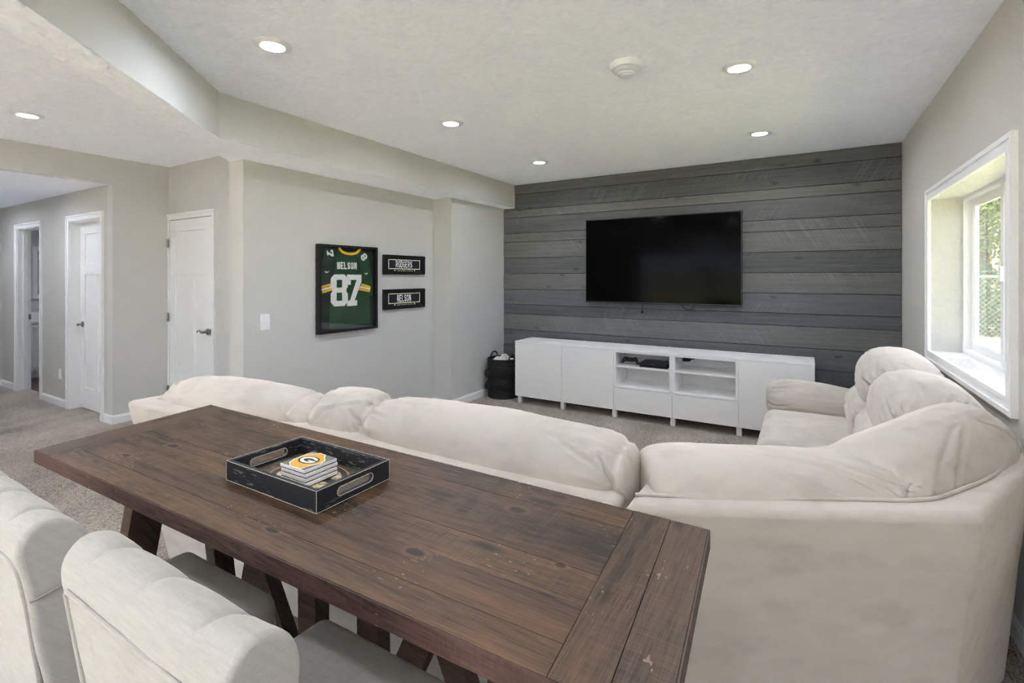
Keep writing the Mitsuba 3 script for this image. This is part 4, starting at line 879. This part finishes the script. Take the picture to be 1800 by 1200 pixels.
for nm, x_ in (('end_wall', x0), ('end_wall', x1 - wt)):
    part(ty_, 'end_wall', ext(endp, wt, (x_, y0, zt0), *XP), 'mat_tray_black')
for y_ in (y0, y1 - wt): part(ty_, 'side_wall', rbox(x0 + wt, x1 - wt, y_, y_ + wt, zt0, zt0 + hz, .001, 1), 'mat_tray_black')
def strip(a, b, r_=.0009): return tube([a, (np.array(a) + np.array(b)) / 2, b], r_, 5)
zt1 = zt0 + hz
ed = [strip((x0, y0, zt1), (x1, y0, zt1)), strip((x1, y0, zt1), (x1, y1, zt1)), strip((x0, y0, zt1), (x0, y1, zt1)), strip((x0, y1, zt1), (x1, y1, zt1)), strip((x1, y0, zt0 + .001), (x1, y0, zt1)), strip((x0, y0, zt0 + .001), (x0, y0, zt1)), strip((x1, y1, zt0 + .001), (x1, y1, zt1)),
      strip((x0, y0, zt0 + .001), (x1, y0, zt0 + .001)), strip((x1, y0, zt0 + .001), (x1, y1, zt0 + .001))]
sl = np.array(LineString([(ly / 2 - .045, .028), (ly / 2 + .045, .028)]).buffer(.0112).exterior.coords)[:-1]
for x_ in (x1, x0 + wt): ed.append(tube([(x_, y0 + a_, zt0 + b_) for a_, b_ in sl], .0011, 5, closed=True))
part(ty_, 'worn_edge', cat_(ed), 'mat_tray_edge', label='pale worn edges')
def tray_art(p, n, uv):
    g = fbm(p.x * 30, p.y * 300, 0, 3); s = fbm(p.x * 60, p.y * 60, 4, 3)
    return mix(lin(58, 52, 46), lin(120, 106, 90), dr.clip(g * .7 + s * .6 - .2, 0, 1))
mat('tray_base', proc(tray_art), 0.5, 0.4)
part(ty_, 'bottom', bx(x0 + wt - .001, x1 - wt + .001, y0 + wt - .001, y1 - wt + .001, zt0 + .001, zt0 + .007), 'mat_tray_base', label='printed wood-look bottom')
tcx, tcy, zb_ = (x0 + x1) / 2, (y0 + y1) / 2, zt0 + .007
def oval(rx, ry, cx_=0, cy_=0): return affinity.translate(affinity.scale(Point(0, 0).buffer(1, 48), rx, ry), cx_, cy_)
def g_logo(rx, ry):
    """oval letter G: ring open on the right with a bar"""
    ringo = oval(rx, ry).difference(oval(rx * .62, ry * .55))
    ringo = ringo.difference(Polygon([(rx * .2, 0), (rx * 1.1, 0), (rx * 1.1, ry * .34), (rx * .2, ry * .30)]))
    bar = Polygon([(0.0, -ry * .02), (rx * .99, -ry * .02), (rx * .9, -ry * .36), (rx * .45, -ry * .36), (rx * .45, -ry * .26), (0.0, -ry * .26)])
    return ringo.union(bar).buffer(0)
def flat(poly, h, z_, rot=0.0, c=(0, 0)):
    return ext(affinity.translate(affinity.rotate(poly, rot, origin=(0, 0), use_radians=False), *c), h, (0, 0, z_), *ZP)
mat('ochre', proc(lambda p, n, uv: mix(lin(150, 104, 62), lin(196, 148, 96), fbm(p.x * 90, p.y * 90, 0, 2))), .5, .4)
def creamworn(p, n, uv):
    s = smoothstep(.42, .6, fbm(p.x * 70, p.y * 160, 0, 3))
    return mix(lin(208, 192, 160), lin(96, 84, 70), s * .75)
mat('cream_worn', proc(creamworn), .5, .4); mat('charcoal', lin(58, 58, 54), .5, .4)
RX, RY_ = .125, .090
part(ty_, 'emblem_disc', flat(oval(RX, RY_), .0006, zb_, 0, (tcx, tcy)), 'mat_charcoal', label='dark oval of the printed emblem')
part(ty_, 'emblem_ring', flat(oval(RX, RY_).difference(oval(RX * .955, RY_ * .95)), .0010, zb_ + .0003, 0, (tcx, tcy)), 'mat_ochre', label='ochre ring of the printed emblem')
part(ty_, 'emblem_letter', flat(g_logo(RX * .80, RY_ * .80), .0011, zb_ + .0003, 0, (tcx, tcy)), 'mat_cream_worn', label='worn cream letter G')
mat('coaster', lin(236, 235, 231), .5, .4); mat('coaster_print', proc(lambda p, n, uv: mix(lin(72, 78, 74), lin(126, 128, 120), fbm(p.x * 60, p.y * 90, 0, 3))), .35, .5)
mat('amber', lin(222, 168, 62), .35, .5); mat('pine', lin(44, 58, 50), .35, .5); mat('paper_white', lin(236, 235, 228), .4, .5)
cz, ccx, ccy = zb_ + .0040, 2.207, -4.535
LBC = ['bottom white coaster of the stack in the tray', 'second lowest white coaster of the stack in the tray', 'third white coaster from the bottom of the stack', 'top coaster printed with a white letter G on amber']
for i in range(4):
    dx, dy, rr = [(.006, -.003, 1.5), (.003, -.001, -1), (.002, .001, .8), (0, 0, 0)][i]
    co = thing('coaster', LBC[i], 'coaster', 'coasters in the tray')
    m_ = rbox(-.05, .05, -.05, .05, 0, .0085, .0012, 1); m_.apply_transform(trimesh.transformations.rotation_matrix(math.radians(rr), [0, 0, 1])); m_.apply_translation((ccx + dx, ccy + dy, cz))
    part(co, 'tile', m_, 'mat_coaster')
    b_ = rbox(-.0485, .0485, -.0485, .0485, -.0022, .0002, .0005, 1); b_.apply_translation((ccx + dx, ccy + dy, cz + 0.0))
    part(co, 'pad', b_, 'mat_black_matte', label='dark felt underside')
    if i == 3:
        zc = cz + .0085
        part(co, 'print', flat(sbox(-.049, -.049, .049, .049), .0004, zc, 0, (ccx, ccy)), 'mat_coaster_print', label='grey photo print')
        st = [(-.040, -.012), (-.030, -.034), (-.008, -.048), (.03, -.048), (.034, -.02), (.046, .0), (.040, .018), (.022, .03), (.006, .046), (-.018, .048), (-.026, .036), (-.042, .03)]
        sp = Polygon(st)
        part(co, 'map_border', flat(sp.buffer(.003), .0003, zc + .0004, 0, (ccx, ccy)), 'mat_paper_white', label='white ragged border')
        part(co, 'map_shape', flat(sp, .0003, zc + .0007, 0, (ccx, ccy)), 'mat_amber', label='amber ragged shape')
        part(co, 'emblem_disc', flat(oval(.033, .023), .0003, zc + .0010, 0, (ccx, ccy)), 'mat_pine', label='dark oval')
        part(co, 'emblem_letter', flat(g_logo(.028, .0185), .0003, zc + .0013, 0, (ccx, ccy)), 'mat_paper_white', label='white letter G')
    cz += .0085 + .0025

# ------------------------------------------------------------------ outside the window
mat('grass', proc(lambda p, n, uv: mix(lin(128, 146, 100), lin(184, 190, 146), fbm(p.x * 8, p.y * 8, 0, 4))), .9, .1)
mat('gravel', proc(lambda p, n, uv: mi.Color3f(lin(196, 192, 186)) * (.8 + .4 * noise(p.x * 30, p.y * 30))), .9, .1)
struct('gravel_outside', bx(W + .3, 4.72, -12, 20, -.3, .425), 'mat_gravel', 'added pale gravel strip outside the window, keeping bounced light neutral')  # strip added so grass does not tint the bounced light green
struct('ground_outside', cat_([bx(4.72, 40, -12, 45, -.3, .42), bx(-10, W + .3, -40, RY - 4.5, -.4, -.05)]), 'mat_grass', 'sunlit grass outside the window')
mat('concrete', proc(lambda p, n, uv: mi.Color3f(lin(205, 202, 196)) * (.9 + .2 * fbm(p.x * 6, p.y * 6, 0, 4))), .9, .1)
struct('patio_outside', bx(-4, W + .3, RY - 4.5, RY - .13, -.3, -.04), 'mat_concrete', 'pale concrete patio outside the glass door behind the camera')  # unseen pale slab, added to bounce sunlight up to the ceiling
mat('deck', lin(196, 172, 140), .7, .3); mat('galv', lin(150, 154, 156), .4, .5, metal=.6); mat('bark', lin(96, 84, 72), .9, .1); mat('house', lin(200, 190, 176), .8, .2)
cf = thing('chain_link_fence', 'grey chain-link fence on the grass outside the window', 'fence')
fy0, fx0, fy1, fx1 = 4.2, 4.5, 4.7, 12.0
wires = []
Lf = math.hypot(fy1 - fy0, fx1 - fx0); dv = np.array([(fx1 - fx0) / Lf, (fy1 - fy0) / Lf]); s0 = .07
nd = int(Lf / s0)
zg, zh = .42, 1.45
for i in range(-int((zh - zg) / s0), nd):
    for s in (1, -1):
        a0_, a1_ = i * s0, i * s0 + (zh - zg); za, zb__ = (zg, zh) if s > 0 else (zh, zg)
        lo, hi = max(a0_, 0), min(a1_, Lf)
        if hi - lo < .02: continue
        f_ = lambda u_: za + (zb__ - za) * (u_ - a0_) / (a1_ - a0_)
        p_ = [(fx0 + dv[0] * u_, fy0 + dv[1] * u_, f_(u_)) for u_ in (lo, hi)]
        wires.append(tube([p_[0], tuple((np.array(p_[0]) + np.array(p_[1])) / 2), p_[1]], .0028, 3))
part(cf, 'wire_mesh', cat_(wires), 'mat_galv')
part(cf, 'top_rail', tube([(fx0, fy0, zh), ((fx0 + fx1) / 2, (fy0 + fy1) / 2, zh), (fx1, fy1, zh)], .022, 8), 'mat_galv', True)
for u_ in np.linspace(0, Lf, 5): part(cf, 'post', trimesh.creation.cylinder(.028, zh - zg + .05, sections=10).apply_translation((fx0 + dv[0] * u_, fy0 + dv[1] * u_, (zg + zh) / 2)), 'mat_galv', 40)
dk = thing('deck', 'tan raised wooden deck with railing outside the window', 'deck')
dx0, dx1, dy0, dy1, dz_ = 5.6, 12.0, 11.0, 15.0, 1.45
part(dk, 'platform', bx(dx0, dx1, dy0, dy1, dz_ - .3, dz_), 'mat_deck')
part(dk, 'top_rail', bx(dx0, dx1, dy0, dy0 + .1, dz_ + .95, dz_ + 1.03), 'mat_deck')
for x_ in np.arange(dx0 + .05, dx1, 1.6): part(dk, 'post', bx(x_ - .07, x_ + .07, dy0 + .1, dy0 + .24, .42, dz_ + .95), 'mat_deck')
for x_ in np.arange(dx0 + .25, dx1, .2): part(dk, 'baluster', bx(x_ - .02, x_ + .02, dy0 + .02, dy0 + .06, dz_, dz_ + .95), 'mat_deck')
ho = thing('neighbour_house', 'pale neighbouring house beyond the deck', 'house')
part(ho, 'wall', bx(7.4, 16, 15.2, 20, .4, 5.5), 'mat_house'); part(ho, 'roof', prism([(7.0, 14.8), (16.4, 14.8), (16.4, 20.4), (7.0, 20.4)], 5.5, 5.8), 'mat_bark')
def leafcloud(c, r, n, size):
    d_ = rng.normal(size=(n, 3)); d_ /= np.linalg.norm(d_, axis=1, keepdims=True)
    p_ = np.array(c) + d_ * np.array(r) * (rng.random((n, 1)) ** .4)
    a_ = rng.normal(size=(n, 3)); a_ /= np.linalg.norm(a_, axis=1, keepdims=True); b_ = np.cross(a_, rng.normal(size=(n, 3))); b_ /= np.linalg.norm(b_, axis=1, keepdims=True)
    s_ = size * (.6 + .8 * rng.random((n, 1)))
    V_ = np.stack([p_ - a_ * s_, p_ + b_ * s_ * .5, p_ + a_ * s_, p_ - b_ * s_ * .5], 1).reshape(-1, 3)
    i_ = np.arange(n)[:, None] * 4
    return trimesh.Trimesh(V_, np.vstack([i_ + [0, 1, 2], i_ + [0, 2, 3]]), process=False)
scene['mat_leaf'] = {'type': 'principledthin', 'base_color': {'type': 'rgb', 'value': lin(120, 142, 98)}, 'roughness': .6, 'diff_trans': 0.9}
scene['mat_leaf_dark'] = {'type': 'principledthin', 'base_color': {'type': 'rgb', 'value': lin(74, 100, 78)}, 'roughness': .6, 'diff_trans': 0.7}
for (cx_, cy_, cz_, r_, n_, m_, lb) in ((6.7, 9.3, 3.3, (1.7, 1.3, 1.5), 10000, 'leaf', 'light green leafy tree beyond the deck outside the window'), (10.4, 9.4, 4.2, (1.5, 1.3, 1.8), 7000, 'leaf', 'second leafy tree further right outside the window')):
    tr = thing('tree', lb, 'tree')
    part(tr, 'crown', leafcloud((cx_, cy_, cz_), r_, n_, .06), 'mat_' + m_)
    part(tr, 'trunk', tube(curve([(cx_, cy_, .4), (cx_ + .05, cy_, 1.8), (cx_, cy_ + .05, cz_)], 12), np.linspace(.13, .06, 12), 10), 'mat_bark', True)
sh = thing('shrub', 'dark blue green shrub behind the chain-link fence', 'shrub')
part(sh, 'foliage', leafcloud((6.4, 6.4, 1.0), (1.3, .8, .7), 5000, .05), 'mat_leaf_dark')
part(sh, 'stem', tube([(6.4, 6.4, .4), (6.4, 6.4, .7), (6.4, 6.4, 1.0)], .03, 6), 'mat_bark')
